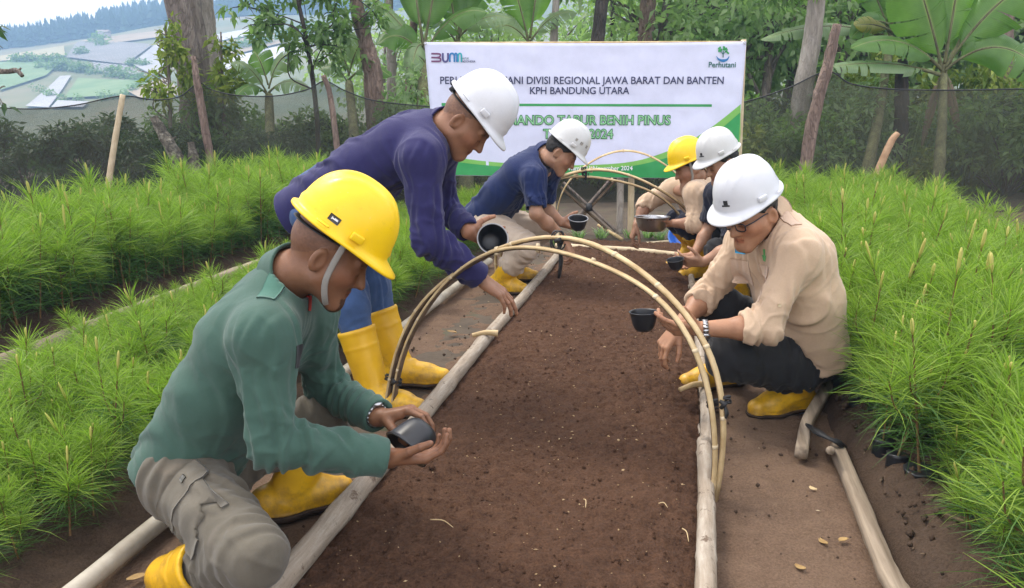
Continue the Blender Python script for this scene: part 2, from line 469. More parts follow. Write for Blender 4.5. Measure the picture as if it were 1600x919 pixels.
def bank(u0, u1, v0, v1, top, edge_lo, edge_hi, name='earth_bank'):
    def zf(u, v, P):
        e = np.clip((u - u0) / edge_lo, 0, 1) * np.clip((u1 - u) / edge_hi, 0, 1) * np.clip((v - v0) / .12, 0, 1) * np.clip((v1 - v) / .3, 0, 1)
        return top * e ** .6 + (.03 * fbm(Q(P, 5), 3) + .02 * fbm(Q(P, 20), 4)) * (.3 + e) - .012
    return grid_sheet(name, u0, u1, v0, v1, .03, zf, M['bank'])
bank(.60, 2.12, .9, 8.2, .13, .13, .2)
bank(-2.92, -1.42, .9, 7.9, .07, .14, .2)
bank(-4.6, -3.22, 1.5, 8.6, .10, .14, .3)
grid_sheet('bare_ground', -9.5, -4.5, 1.0, 8.8, .06, lambda u, v, P: .004 + .03 * fbm(Q(P, 2), 3) + .02 * fbm(Q(P, 9), 3), M['bank'])
grid_sheet('bare_ground', -3.3, -2.85, .9, 8.4, .04, lambda u, v, P: .006 + .015 * fbm(Q(P, 3), 3) + .01 * fbm(Q(P, 12), 3), M['bank'])
grid_sheet('bare_ground', 2.0, 7.2, 1.0, 10.2, .06, lambda u, v, P: .02 + .03 * fbm(Q(P, 2), 3) + .02 * fbm(Q(P, 9), 3), M['dirt'])

# far fields, each a crop sheet lying on the hillside
def on_hill(px, py, lift=.35):
    x, y = (px - 800) / FPX, (459.5 - py) / FPX
    r = A(x, _ct + y * _st, -_st + y * _ct)
    for f in np.arange(86, 430, .5):
        p = A(0, 0, CAM_H) + r * (f / r[1])
        if p[2] < hill_z(p[0], p[1]) + lift: return p
    return p
def field(poly, c1, c2, stripes=0, ang=0.0):
    m, nt, b = nodes('crop'); co = coord(nt, 'Object')
    col = ramp(nt, tex_noise(nt, .12, 5, .7, vec=co), [(.35, c1), (.65, c2)])
    if stripes:
        mp = nt.nodes.new('ShaderNodeMapping'); mp.inputs['Rotation'].default_value = (0, 0, ang); nt.links.new(co, mp.inputs['Vector'])
        w = nt.nodes.new('ShaderNodeTexWave'); w.inputs['Scale'].default_value = stripes; w.inputs['Distortion'].default_value = .4
        nt.links.new(mp.outputs[0], w.inputs['Vector'])
        col = mixc(nt, ramp(nt, w.outputs['Fac'], [(.25, (0, 0, 0)), (.5, (1, 1, 1))]), shade(c1, .45), col)
    nt.links.new(col, b.inputs['Base Color']); b.inputs['Roughness'].default_value = .9
    C = [on_hill(*q) for q in poly]; a, bq, c, d = C; n = 12; V = []
    for u in np.linspace(0, 1, n + 1):
        for v in np.linspace(0, 1, n + 1):
            p = (a * (1 - u) + d * u) * (1 - v) + (bq * (1 - u) + c * u) * v
            p[2] = hill_z(p[0], p[1]) + .5; V.append(p)
    F = [[r * (n + 1) + s, (r + 1) * (n + 1) + s, (r + 1) * (n + 1) + s + 1, r * (n + 1) + s + 1] for r in range(n) for s in range(n)]
    tag(obj('crop_field', mesh('crop_field', V, np.array(F), m)), kind='structure')
WHT, LIL = ((.40, .40, .41), (.52, .52, .54)), ((.22, .215, .21), (.31, .295, .29))
GRN, TAN = ((.10, .19, .06), (.17, .25, .10)), ((.26, .20, .13), (.34, .27, .18))
field([(40, 167), (94, 120), (111, 119), (76, 169)], *WHT, stripes=.35, ang=1.2)
field([(80, 169), (90, 158), (139, 160), (130, 169)], *WHT, stripes=.5, ang=.2)
field([(104, 90), (122, 66), (239, 70), (196, 101)], *LIL, stripes=.25, ang=.1)
field([(144, 98), (198, 103), (231, 120), (150, 112)], *LIL, stripes=.2)
field([(0, 98), (102, 92), (72, 119), (0, 142)], *GRN)
field([(122, 123), (218, 126), (190, 150), (100, 154)], *GRN)
field([(196, 142), (262, 121), (285, 150), (218, 154)], *TAN)
field([(120, 65), (330, 42), (330, 50), (170, 69)], *TAN)
field([(205, 100), (243, 70), (330, 62), (240, 118)], (.27, .27, .27), (.36, .35, .36))
field([(332, 56), (420, 40), (428, 50), (336, 66)], *WHT)
field([(336, 68), (430, 52), (440, 68), (345, 92)], *TAN)
field([(345, 94), (440, 72), (470, 84), (352, 112)], *WHT)
field([(0, 88), (100, 72), (102, 88), (0, 96)], (.30, .28, .16), (.38, .33, .2))

# foliage materials and leaf clusters
def mat_leaf(name, c1, c2, tr=.35, rough=.55):
    m, nt, b = nodes(name)
    g = nt.nodes.new('ShaderNodeNewGeometry')
    col = ramp(nt, g.outputs['Random Per Island'], [(0, c1), (1, c2)])
    col = mixc(nt, .3, col, mixc(nt, tex_noise(nt, 30, 3, .6, vec=coord(nt)), shade(c1, .7), shade(c2, 1.3)))
    nt.links.new(col, b.inputs['Base Color']); b.inputs['Roughness'].default_value = rough; b.inputs['Specular IOR Level'].default_value = .35
    t = nt.nodes.new('ShaderNodeBsdfTranslucent'); nt.links.new(mixc(nt, 1, col, (1.0, 1.25, .6), 'MULTIPLY'), t.inputs['Color'])
    mx = nt.nodes.new('ShaderNodeMixShader'); mx.inputs[0].default_value = tr
    out = nt.nodes['Material Output']; nt.links.new(b.outputs[0], mx.inputs[1]); nt.links.new(t.outputs[0], mx.inputs[2]); nt.links.new(mx.outputs[0], out.inputs['Surface'])
    return m
M['leaf_mid'] = mat_leaf('mid_green_leaves', (.08, .15, .05), (.23, .34, .12), .48)
M['leaf_dark'] = mat_leaf('dark_green_leaves', (.028, .06, .022), (.07, .13, .045))
M['leaf_lime'] = mat_leaf('yellow_green_leaves', (.12, .20, .03), (.30, .34, .06))
M['leaf_bright'] = mat_leaf('bright_green_leaves', (.17, .27, .11), (.40, .52, .26), .5)
M['leaf_pale'] = mat_leaf('pale_green_leaves', (.17, .25, .12), (.36, .47, .26), .5)
M['needle'] = mat_leaf('pine_needles', (.075, .16, .016), (.33, .46, .07), .42, .5)
M['needle_shaded'] = mat_leaf('lower_pine_needles', (.035, .095, .02), (.09, .19, .04), .3)  # darker green low in the tuft: shade at depth put into the colour
M['bud'] = mat_leaf('yellow_pine_candles', (.30, .33, .06), (.52, .44, .13), .1)
M['stem'] = mat_noise('seedling_stem', (.10, .055, .025), (.20, .12, .05), 40, .8, .3)
def mat_bark(name, c1, c2, c3, sc=7, stretch=(1, 1, .22), bs=.8):
    m, nt, b = nodes(name); co = coord(nt, 'Object', stretch)
    f = tex_noise(nt, sc, 8, .7, vec=co, dist=.4)
    v = nt.nodes.new('ShaderNodeTexVoronoi'); v.feature = 'DISTANCE_TO_EDGE'; v.inputs['Scale'].default_value = sc * 1.9; v.inputs['Randomness'].default_value = 1.0
    wv = nt.nodes.new('ShaderNodeVectorMath'); wv.operation = 'ADD'; nz_ = nt.nodes.new('ShaderNodeTexNoise'); nz_.inputs['Scale'].default_value = 5; nz_.inputs['Detail'].default_value = 6
    nt.links.new(co, nz_.inputs['Vector']); sc_ = nt.nodes.new('ShaderNodeVectorMath'); sc_.operation = 'SCALE'; sc_.inputs['Scale'].default_value = .35; nt.links.new(nz_.outputs['Color'], sc_.inputs[0])
    nt.links.new(co, wv.inputs[0]); nt.links.new(sc_.outputs[0], wv.inputs[1]); nt.links.new(wv.outputs[0], v.inputs['Vector'])
    col = ramp(nt, f, [(.3, c1), (.52, c2), (.7, c3)])
    col = mixc(nt, ramp(nt, v.outputs['Distance'], [(.0, (.45, .45, .45)), (.10, (0, 0, 0))]), col, shade(c1, .75))
    nt.links.new(col, b.inputs['Base Color']); b.inputs['Roughness'].default_value = .9
    bump(nt, b, math_n(nt, 'ADD', f, ramp(nt, v.outputs['Distance'], [(0, (0, 0, 0)), (.1, (.6, .6, .6))])), bs, .03); return m
M['bark_grey'] = mat_bark('grey_brown_bark', (.11, .085, .07), (.21, .17, .145), (.33, .285, .25))
M['bark_red'] = mat_bark('reddish_bark', (.13, .085, .065), (.235, .165, .13), (.36, .27, .22), 14)
M['bark_dark'] = mat_bark('dark_bark', (.025, .02, .016), (.06, .048, .038), (.11, .09, .07), 12)
M['bark_pale'] = mat_bark('pale_bark', (.20, .17, .14), (.33, .29, .25), (.45, .41, .37), 9, bs=.3)
M['bamboo_pale'] = mat_noise('pale_bamboo', (.46, .36, .22), (.64, .53, .36), 16, .6, .15, 60, cscale=(1, 1, .5))
M['bamboo_split'] = mat_noise('split_bamboo', (.36, .25, .12), (.60, .46, .26), 12, .6, .3, 90)
M['bamboo_inner'] = mat_noise('weathered_bamboo_inner_face', (.06, .04, .025), (.16, .11, .07), 20, .8, .3, 90)
def mat_pole():
    m, nt, b = nodes('weathered_pale_pole'); co = coord(nt, 'Object', (1, .10, 1), BA); c1 = coord(nt, 'Object')
    f = tex_noise(nt, 34, 7, .72, vec=co, dist=.3); g = tex_noise(nt, 17, 6, .75, vec=c1); k = tex_noise(nt, 4, 4, .6, vec=c1)
    col = ramp(nt, f, [(.30, (.16, .125, .09)), (.5, (.30, .25, .195)), (.68, (.44, .39, .325))])
    col = mixc(nt, ramp(nt, k, [(.4, (0, 0, 0)), (.65, (.5, .5, .5))]), col, (.27, .20, .135))
    col = mixc(nt, ramp(nt, g, [(.57, (0, 0, 0)), (.64, (.9, .9, .9))]), col, (.10, .062, .038))
    nt.links.new(col, b.inputs['Base Color']); b.inputs['Roughness'].default_value = .8
    bump(nt, b, math_n(nt, 'ADD', f, math_n(nt, 'MULTIPLY', g, -1.0)), .7, .008); return m
M['pole'] = mat_pole()
M['pipe'] = mat_noise('weathered_white_pipe', (.26, .225, .175), (.46, .42, .35), 7, .55, .1, 30)
M['wood'] = mat_noise('weathered_plank', (.12, .088, .06), (.34, .275, .205), 30, .85, .6, 60, cscale=(1, .05, 1), bdist=.006, rot=BA)

def leaf_cloud(centers, n, size, seed, droop=.35, thin=.42, spread=1.0):
    """folded six-point leaves gathered round clump centres (x, y, z, r)"""
    g = np.random.default_rng(seed); C = np.asarray(centers, float)
    w = C[:, 3] ** 2.2; k = g.choice(len(C), n, p=w / w.sum())
    o = g.normal(size=(n, 3)); o /= np.linalg.norm(o, axis=1)[:, None]
    p = C[k, :3] + o * (C[k, 3] * g.random(n) ** .45)[:, None] * spread
    d = o * .8 + g.normal(size=(n, 3)) * .6 + A(0, 0, -droop); d /= np.linalg.norm(d, axis=1)[:, None]
    u = g.normal(size=(n, 3)) * .5 + A(0, 0, 1); s = np.cross(d, u); s /= np.linalg.norm(s, axis=1)[:, None]; nn = np.cross(s, d)
    L = size * g.uniform(.6, 1.3, n)[:, None]; W = L * thin
    V = np.stack([p, p + d * L * .35 + s * W * .5 + nn * L * .06, p + d * L * .45 - nn * L * .02, p + d * L * .35 - s * W * .5 + nn * L * .06,
                  p + d * L - nn * L * .18], 1)
    b0 = np.arange(n)[:, None] * 5
    F = np.concatenate([b0 + [0, 1, 2], b0 + [0, 2, 3], b0 + [1, 4, 2], b0 + [2, 4, 3]])
    return V.reshape(-1, 3), F
def clumps(g, n, rx, ry, rz, z0, rmin, rmax):
    o = g.normal(size=(n, 3)); o /= np.linalg.norm(o, axis=1)[:, None]
    o *= (g.random(n) ** .4)[:, None]
    return np.concatenate([o * A(rx, ry, rz) + A(0, 0, z0), g.uniform(rmin, rmax, n)[:, None]], 1)
def twigs(C, base, g, r0=.02):
    P = []
    for c in C:
        m = base * .5 + c[:3] * .5 + g.normal(size=3) * .1
        P.append(tube(bez([base, m, c[:3]], 6), np.linspace(r0, r0 * .25, 6), 5, cap=False))
    return join(P)
PROTO = {}
def bush_proto(key, seed, n, size, mat, rx, rz, ncl=16, thin=.42):
    g = np.random.default_rng(seed); C = clumps(g, ncl, rx, rx * .8, rz * .5, rz * .55, rx * .22, rx * .42)
    V, F = leaf_cloud(C, n, size, seed, thin=thin); tv, tf = twigs(C, A(0, 0, 0), g)
    PROTO[key] = (mesh('foliage', V, F, mat, False), mesh('stems', tv, tf, M['bark_dark']))
bush_proto('dark', 1, 2400, .13, M['leaf_dark'], .8, 1.5)
bush_proto('dark2', 2, 2400, .17, M['leaf_dark'], 1.0, 1.7, 20)
bush_proto('mid', 3, 2600, .15, M['leaf_mid'], .9, 1.6, 18)
bush_proto('mid2', 4, 2600, .20, M['leaf_mid'], 1.1, 2.0, 22, .36)
bush_proto('lime', 5, 1900, .16, M['leaf_lime'], .8, 1.2, 14)
bush_proto('pale', 6, 2600, .22, M['leaf_pale'], 1.2, 2.2, 22, .34)
def place(key, name, cat, label, group, loc, s, rz=None, kids=('foliage', 'stems')):
    e = empty(name, loc); e.scale = (s, s, s) if np.isscalar(s) else s; e.rotation_euler = (0, 0, random.uniform(0, 6.3) if rz is None else rz)
    tag(e, label, cat, group)
    for nm, me in zip(kids, PROTO[key]):
        o = bpy.data.objects.new(nm, me); COL.objects.link(o); o.parent = e
    return e
# ------------------------------------------------------------------ poles, pipe, planks, arches
def rail(name, pts, r, mat, label, cat, group=None, rough=.12, n=12, seed=0, flat=1.0, kn=0, parent=None):
    P = bez(pts, max(24, int(40 * len(pts) / 2))); g = np.random.default_rng(seed)
    rad = np.full(len(P), r) if np.isscalar(r) else np.interp(np.linspace(0, 1, len(P)), np.linspace(0, 1, len(r)), r)
    if kn:
        s = np.linspace(0, 1, len(P))
        for q in (np.arange(kn) + g.uniform(.3, .7, kn)) / kn: rad = rad * (1 + .12 * np.exp(-((s - q) / .012) ** 2))
    V, F = tube(P, rad, n, rough=rough, seed=seed, flat=flat)
    o = obj(name, mesh(name, V, F, mat), parent)
    return tag(o, label, cat, group)
def patches(pole, P0, P1, r, k, seed, mat):
    """flaking bark and side knots standing proud of a pole"""
    g = np.random.default_rng(seed)
    for q in range(k):
        t = g.random(); c = P0 * (1 - t) + P1 * t; ax = nrm(P1 - P0); x, y = frame_of(ax); a = g.uniform(-.4, 2.4)
        n = x * math.cos(a) + y * math.sin(a)
        ln = g.uniform(.05, .16); pts = [c + ax * (s - .5) * ln + n * (r * 1.04 + .003 * math.sin(s * 9 + q)) for s in np.linspace(0, 1, 6)]
        v, f = tube(pts, np.array([.002, .005, .006, .006, .004, .002]) * g.uniform(.7, 1.3), 8, flat=.3, up=n, rough=.3, seed=seed + q)
        obj('bark_flake', mesh('bark_flake', v, f, mat), pole)
zp = .062
L0, L1 = gd(400, 955, zp), gd(872, 398, zp)
Lm = [L0 * (1 - t) + L1 * t + A(.008 * math.sin(9 * t), 0, .006 * math.sin(7 * t)) for t in (0, .25, .5, .75, 1)]
pole_l = rail('bed_edge_pole', Lm, [.034, .032, .031, .030, .029], M['pole'], 'long pale weathered pole along the left edge of the soil bed', 'pole', seed=1, kn=5, rough=.045)
R0, R1, R2, R3 = gd(1102, 950, zp), gd(1100, 690, zp), gd(1098, 600, zp), gd(1080, 432, zp)
pole_r = rail('bed_edge_pole', [R0, R0 * .5 + R1 * .5 + A(.006, 0, 0), R1], [.027, .026, .025], M['pole'], 'pale bark-stripped pole along the near right edge of the soil bed', 'pole', seed=4, kn=3, rough=.05)
pole_r2 = rail('bed_edge_pole', [R1 + A(.0, -.04, .012), R2 + A(.006, 0, .005), R3], [.023, .024, .021], M['pole'], 'thinner flaking pole along the far right edge of the soil bed', 'pole', seed=5, kn=4, rough=.09)
patches(pole_r2, R1, R3, .023, 4, 9, M['pole'])
rail('end_pole', [gd(868, 384, .06), gd(985, 391, .06), gd(1076, 400, .06)], [.022, .024, .022], M['bamboo_pale'], 'pale bamboo pole closing the far end of the soil bed', 'pole', seed=6, kn=5, rough=.08)
rail('loose_bamboo', [gd(1000, 382, .02), gd(1054, 377, .02)], .017, M['bamboo_pale'], 'short bamboo stick lying on the ground beside the blue bowl', 'bamboo stick', seed=7, kn=3, rough=.06)
rail('loose_bamboo', [gd(935, 352, .03), gd(952, 362, .03), gd(972, 374, .02)], .015, M['bamboo_split'], 'split bamboo lying at the foot of the trellis', 'bamboo stick', seed=8, kn=2, rough=.1)
rail('white_pipe', [gd(100, 938, .05), gd(440, 660, .05), gd(540, 580, .05), gd(765, 408, .05)], .026, M['pipe'], 'long whitish pipe along the outer edge of the left path', 'pipe', seed=9, rough=.05)
# planks of the right path
def plank(pts, w, h, seed, label):
    P = bez(pts, 26); V, F = tube(P, 1.0, 8, up=(0, 0, 1)); ax = np.gradient(P, axis=0); g = np.random.default_rng(seed); out = []
    for k in range(len(P)):
        t = nrm(ax[k]); x = nrm(np.cross(t, (0, 0, 1))); ww = w * (1 + .06 * noise3(P[k:k + 1] * 4 + seed)[0]); hh = h * (1 + .06 * noise3(P[k:k + 1] * 5 + seed + 9)[0])
        for a, bq in ((1, .7), (.75, 1), (-.75, 1), (-1, .7), (-1, -.7), (-.75, -1), (.75, -1), (1, -.7)): out.append(P[k] + x * a * ww / 2 + A(0, 0, bq * hh / 2))
    V[:len(out)] = np.array(out) + .0022 * fbm(np.array(out) * 34, 2)[:, None]
    V[-2], V[-1] = P[0], P[-1]
    return tag(obj('path_plank', mesh('path_plank', V, F, M['wood'], False)), label, 'plank')
plank([gd(1440, 965, .05), gd(1392, 905, .05), gd(1345, 790, .05), gd(1308, 702, .05)], .044, .046, 2, 'long weathered plank edging the near right seedling bed')
plank([gd(1252, 708, .045), gd(1262, 660, .06), gd(1290, 610, .07), gd(1312, 560, .06)], .042, .042, 6, 'short split log propped beside the man in glasses and the seedlings')
v, f = tube(bez([gd(1258, 662, .07), gd(1285, 680, .10), gd(1310, 692, .09), gd(1322, 698, .05)], 14), [.008, .011, .010, .013, .012, .010, .009, .011, .014, .016, .014, .012, .012, .006], 8, rough=.6, seed=5, flat=.6)
tag(obj('black_tie', mesh('black_tie', v, f, M['strap_black'])), 'black plastic strip knotted round the two planks beside the right path', 'tie strip')
rail('stake', [gd(1296, 705, -.02), gd(1298, 704, .13)], [.016, .013], M['wood'], 'short upright stake holding the end of the long plank', 'stake', seed=13, rough=.2)
# little pegs nailed across the edge poles
def peg(a, b_, r, seed, label): rail('peg', [a, (a + b_) / 2 + A(0, 0, .008), b_], [r * .8, r, r * 1.2], M['bamboo_split'], label, 'peg', seed=seed, rough=.2)
peg(gd(738, 524, .09), gd(778, 521, .10), .013, 21, 'short branch peg across the left edge pole')
peg(gd(1062, 609, .10), gd(1102, 600, .10), .012, 22, 'short green-brown peg across the right edge pole')
peg(gd(1208, 590, .1), gd(1206, 596, .1), .004, 23, 'tiny twig beside the boot of the man in glasses')

def arch(feet, top_px, strips, r, label, tie_px, ties=True, n=48):
    e = empty('bamboo_arch', (feet[0] + feet[1]) / 2); tag(e, label, 'bamboo arch', 'bamboo arches over the soil bed')
    a, b_ = feet; t3 = top_px
    for k, (da, db, dt, rr) in enumerate(strips):
        A0, B0 = a + da, b_ + db; T0 = t3 + dt; m = (A0 + B0) / 2; hv = T0 - m
        th = np.linspace(0, math.pi, n); u = .5 - .5 * np.cos(th) * 1.0
        s = np.sin(th) ** .82
        P = A0[None] * (1 - u)[:, None] + B0[None] * u[:, None] + hv[None] * s[:, None]
        P[:, 2] += .012 * np.sin(th * 5 + k * 2)
        V, F = tube(P, rr, 10, flat=.45, up=nrm(B0 - A0), rough=.07, seed=30 + k)
        o = obj('split_bamboo', mesh('split_bamboo', V, F, M['bamboo_split']), e)
        Vi, Fi = tube(P - nrm(hv) * rr * .35 * s[:, None] * 0 + (m - P) / np.linalg.norm(m - P, axis=1)[:, None] * rr * .30, rr * .8, 8, flat=.3, up=nrm(B0 - A0), rough=.1, seed=50 + k)
        obj('inner_face', mesh('inner_face', Vi, Fi, M['bamboo_inner']), o)
        K = []
        for q in np.linspace(.06, .94, 9) + .02 * np.sin(np.arange(9) * 7 + k):
            i0 = int(q * (n - 1)); t = nrm(P[min(i0 + 1, n - 1)] - P[i0]); v, f = tube([P[i0] - t * .006, P[i0] + t * .006], rr * 1.06, 10, flat=.48, up=nrm(B0 - A0)); obj('node_ring', mesh('node_ring', v, f, M['bamboo_pale']), o)
        globals()['_last'] = P
        for (i1, hang) in (tie_px if k == 0 else ()):
            i0 = int(i1 * (n - 1)); t = nrm(P[min(i0 + 1, n - 1)] - P[max(0, i0 - 1)]); Q_ = []
            cx = P[i0] + (m - P[i0]) / np.linalg.norm(m - P[i0]) * r * (.55 if len(strips) > 1 else 0); e1 = nrm(np.cross(t, B0 - A0)); e2 = np.cross(t, e1); an = np.linspace(0, 6.283 * 3.2, 54)
            k1 = r * (1.75 if len(strips) > 1 else 1.25)
            Q_.append(tube(cx + t * (.020 * (an / an[-1] - .5) + .004 * np.sin(an * 1.7))[:, None] + k1 * (np.cos(an)[:, None] * (m - P[i0]) / np.linalg.norm(m - P[i0]) + .62 * np.sin(an)[:, None] * nrm(B0 - A0 + np.cross(t, m - P[i0]))), .0048, 6, flat=.6))
            Q_.append(tube([cx + A(0, -r, 0) - t * .01, cx + A(.01, -r * 1.5, .004), cx + A(0, -r, 0) + t * .012], [.006, .010, .006], 8, rough=.3))
            if hang: Q_.append(tube(bez([P[i0], P[i0] + A(.012, -.02, -hang * .5), P[i0] + A(.006, -.015, -hang)], 8), [.007, .008, .007, .008, .009, .008, .008, .006], 6, flat=.3))
            v, f = join(Q_); obj('black_tie', mesh('black_tie', v, f, M['strap_black']), e)
    return e
zero = A(0, 0, 0)
a_, b_ = gd(603, 650, 0), gd(1118, 782, 0); tp = at(880, 377, (a_[1] + b_[1]) / 2 + .06)
arch((a_, b_), tp, [(zero, zero, zero, .0185), (A(.03, -.02, 0), A(-.022, -.03, .0), A(-.03, -.01, -.026), .016)], .0185,
    'nearest bamboo arch of two split strips over the front of the bed', [(.02, 0), (.045, .05), (.50, .14), (.90, .06)])
a_, b_ = gd(778, 446, 0), gd(1108, 432, 0); tp = at(930, 268, 5.2)
arch((a_, b_), tp, [(zero, zero, zero, .019), (A(.05, -.02, 0), A(-.05, -.03, 0), A(-.05, 0, -.03), .017)], .019,
    'middle bamboo arch of two strips in front of the navy shirted man', [(.47, .06), (.93, .05)])
a_, b_ = gd(872, 378, 0), gd(1092, 380, 0); tp = at(978, 238, 6.3)
arch((a_, b_), tp, [(zero, zero, zero, .012)], .012, 'farthest thin single bamboo arch in front of the banner', [])

# ------------------------------------------------------------------ bowls
def bowl(name, c, axis, r, h, mat, label, rim=None, foot=.55, seeds=None):
    t = .05 * r
    pr = [(0, .0)] + [(r * (foot + (1 - foot) * s ** .55), h * s) for s in np.linspace(0, 1, 10)]
    pr[1] = (r * foot, 0)
    pr = [(0, 0), (r * foot * .96, 0)] + pr[2:] + [(r * 1.05, h * 1.0), (r * 1.05, h * 1.03), (r * .97, h * 1.03)] + [(r * (foot + (1 - foot) * s ** .55) - t, h * s + t) for s in np.linspace(.93, .0, 8)] + [(0, t)]
    V, F = lathe(pr, 44, axis, np.asarray(c) - nrm(axis) * h * .5)
    o = tag(obj(name, mesh(name, V, F, mat)), label, 'bowl')
    if rim:
        V, F = lathe([(r * 1.045, h), (r * 1.065, h * 1.01), (r * 1.06, h * 1.05), (r * .98, h * 1.05), (r * .965, h * .98)], 44, axis, np.asarray(c) - nrm(axis) * h * .5)
        obj('rim', mesh('rim', V, F, rim), o)
    return o
bowl('seed_bowl', at(650, 684, 1.90), A(-.58, -.60, -.54), .064, .080, M['black_plastic'], 'black plastic bowl tipped over by the man in green')
bowl('seed_bowl', at(768, 376, 3.17), nrm(A(.15, -.85, .35)), .062, .07, M['black_plastic'], 'black bowl with worn grey rim held by the man in purple', M['rim_grey'])
bowl('seed_bowl', at(903, 350, 4.98), nrm(A(.0, -.25, 1)), .062, .075, M['black_plastic'], 'black bowl with pale rim held by the man in navy', M['rim_grey'])
bowl('seed_bowl', at(1006, 502, 2.78), nrm(A(-.05, .04, 1)), .052, .07, M['black_plastic'], 'black bowl held level by the man in glasses')
bowl('seed_bowl', at(1056, 413, 4.50), nrm(A(-.2, -.1, 1)), .05, .06, M['black_plastic'], 'dark bowl in the hand of the man hidden behind the man in glasses')
bowl('metal_bowl', at(1019, 350, 5.2), nrm(A(0, .04, 1)), .115, .095, M['steel'], 'shiny metal bowl held by the man in the far yellow hard hat', None, .62)
M['blue'] = mat_plain('blue_plastic', (.06, .19, .62), .4, coat=.2)
bowl('plastic_bowl', gd(1066, 388, .0) + A(0, 0, .10), nrm(A(-.35, -.75, .45)), .115, .09, M['blue'], 'blue plastic bowl standing tilted on the ground at the far end of the bed')

# ------------------------------------------------------------------ banner
BY = 7.35
TL, TR, BL_, BR_ = at(663, 66, BY), at(1166, 65, BY), at(681, 274, BY), at(1149, 280, BY)
def wav(P):
    x, z = P[:, 0], P[:, 2]
    return .012 * noise3(np.stack([x * 1.6, z * 2.2, x * 0], 1)) + .006 * noise3(np.stack([x * 5 + z * 3, z * 6 - x * 2, x * 0 + 3], 1)) + .010 * np.exp(-((x - (TL[0] + .55)) / .02) ** 2) + .008 * np.exp(-((x - (TL[0] + 1.9)) / .015) ** 2)
def put(P, off):
    P = np.array(P, float); P[:, 1] = BY + wav(P) - off; return P
nx, nz = 90, 44; V = []
for q in np.linspace(0, 1, nz + 1):
    for p in np.linspace(0, 1, nx + 1):
        t = TL * (1 - p) + TR * p + A(0, 0, -.012 * math.sin(math.pi * p)); bt = BL_ * (1 - p) + BR_ * p
        V.append(t * (1 - q) + bt * q)
gF = lambda nx, nz: np.array([[r * (nx + 1) + s, (r + 1) * (nx + 1) + s, (r + 1) * (nx + 1) + s + 1, r * (nx + 1) + s + 1] for r in range(nz) for s in range(nx)])
M['vinyl'] = mat_plain('banner_vinyl', (.64, .66, .84), .45, var=.03, spec=.4)
M['bgreen'] = mat_plain('banner_green', (.03, .30, .085), .45, var=.06)
M['blight'] = mat_plain('banner_light_green', (.20, .48, .10), .45, var=.06)
M['bnavy'] = mat_plain('banner_navy_print', (.03, .035, .10), .5)
M['bteal'] = mat_plain('banner_teal_print', (.02, .13, .12), .5)
M['btext'] = mat_plain('banner_pale_green_print', (.24, .54, .27), .5)
M['btextd'] = mat_plain('banner_dark_green_print', (.02, .16, .05), .5)
M['bwhite'] = mat_plain('banner_white_print', (.8, .82, .85), .5)
bn = tag(obj('banner', mesh('banner', put(V, 0), gF(nx, nz), M['vinyl'])), 'white event banner with green wave and printed lettering hung behind the bed', 'banner')
so = bn.modifiers.new('thickness', 'SOLIDIFY'); so.thickness = .002; so.offset = 1
def strip(name, top, bot, off, mat, n=70):
    top, bot = np.array(top, float), np.array(bot, float); V = []
    xs = np.linspace(top[0, 0], top[-1, 0], n + 1)
    tt = bez(top, 200); yt = np.interp(xs, tt[:, 0], tt[:, 1]); yb = np.interp(xs, bot[:, 0], bot[:, 1])
    for q in np.linspace(0, 1, 7):
        for k, x in enumerate(xs): V.append(at(x, yt[k] * (1 - q) + max(yb[k], yt[k] + .2) * q, BY))
    obj(name, mesh(name, put(V, off), gF(n, 6), mat), bn)
strip('green_wave', [(686, 238), (720, 247), (780, 254), (860, 258), (940, 257), (1000, 250), (1060, 229), (1110, 200), (1157, 163)], [(681, 273), (1149, 279.5), (1158, 200), (1159, 165)], .004, M['blight'])
strip('green_wave', [(683, 249), (720, 254), (780, 260), (860, 264), (940, 263), (1000, 257), (1060, 240), (1110, 214), (1156, 176)], [(681.5, 273), (1149, 279.5), (1157, 180)], .007, M['bgreen'])
strip('green_line', [(690, 161), (800, 162), (1112, 163)], [(690, 165.5), (1112, 167)], .004, M['bgreen'])
def text(s, x0, x1, yc, cap, off, mat, name='lettering', bold=.0, sx=None):
    cu = bpy.data.curves.new('lettering', 'FONT'); cu.body = s; cu.align_x = 'LEFT'; cu.resolution_u = 3
    if bold: cu.offset = bold
    o = bpy.data.objects.new('tmp', cu); COL.objects.link(o)
    dg = bpy.context.evaluated_depsgraph_get(); me = bpy.data.meshes.new_from_object(o.evaluated_get(dg))
    bpy.data.objects.remove(o)
    n = len(me.vertices); co = np.zeros(n * 3); me.vertices.foreach_get('co', co); co = co.reshape(-1, 3)
    lo, hi = co[:, 0].min(), co[:, 0].max(); c_h = .70
    P0, P1 = at(x0, yc + cap / 2, BY), at(x1, yc + cap / 2, BY); hgt = at(x0, yc - cap / 2, BY)[2] - P0[2]
    W = np.stack([P0[0] + (co[:, 0] - lo) / (hi - lo) * (P1[0] - P0[0]), co[:, 0] * 0, P0[2] + (co[:, 1]) / c_h * hgt], 1)
    W = put(W, off); me.vertices.foreach_set('co', W.astype(np.float32).ravel()); me.update()
    me.materials.clear(); me.materials.append(mat)
    me.name = name
    return obj(name, me, bn)
text('PERUM PERHUTANI DIVISI REGIONAL JAWA BARAT DAN BANTEN', 688, 1130, 125.5, 11.5, .009, M['bnavy'], bold=.012)
text('KPH BANDUNG UTARA', 828, 983, 141.5, 11, .009, M['bnavy'], bold=.012)
for s, x0, x1, y in (('KOMANDO TABUR BENIH PINUS', 766, 1047, 187.5), ('TAHUN 2024', 849, 957, 209)):
    text(s, x0 - 1, x1 + 1, y, 14.5, .008, M['btextd'], bold=.05); text(s, x0, x1, y, 14, .012, M['btext'], bold=.0)
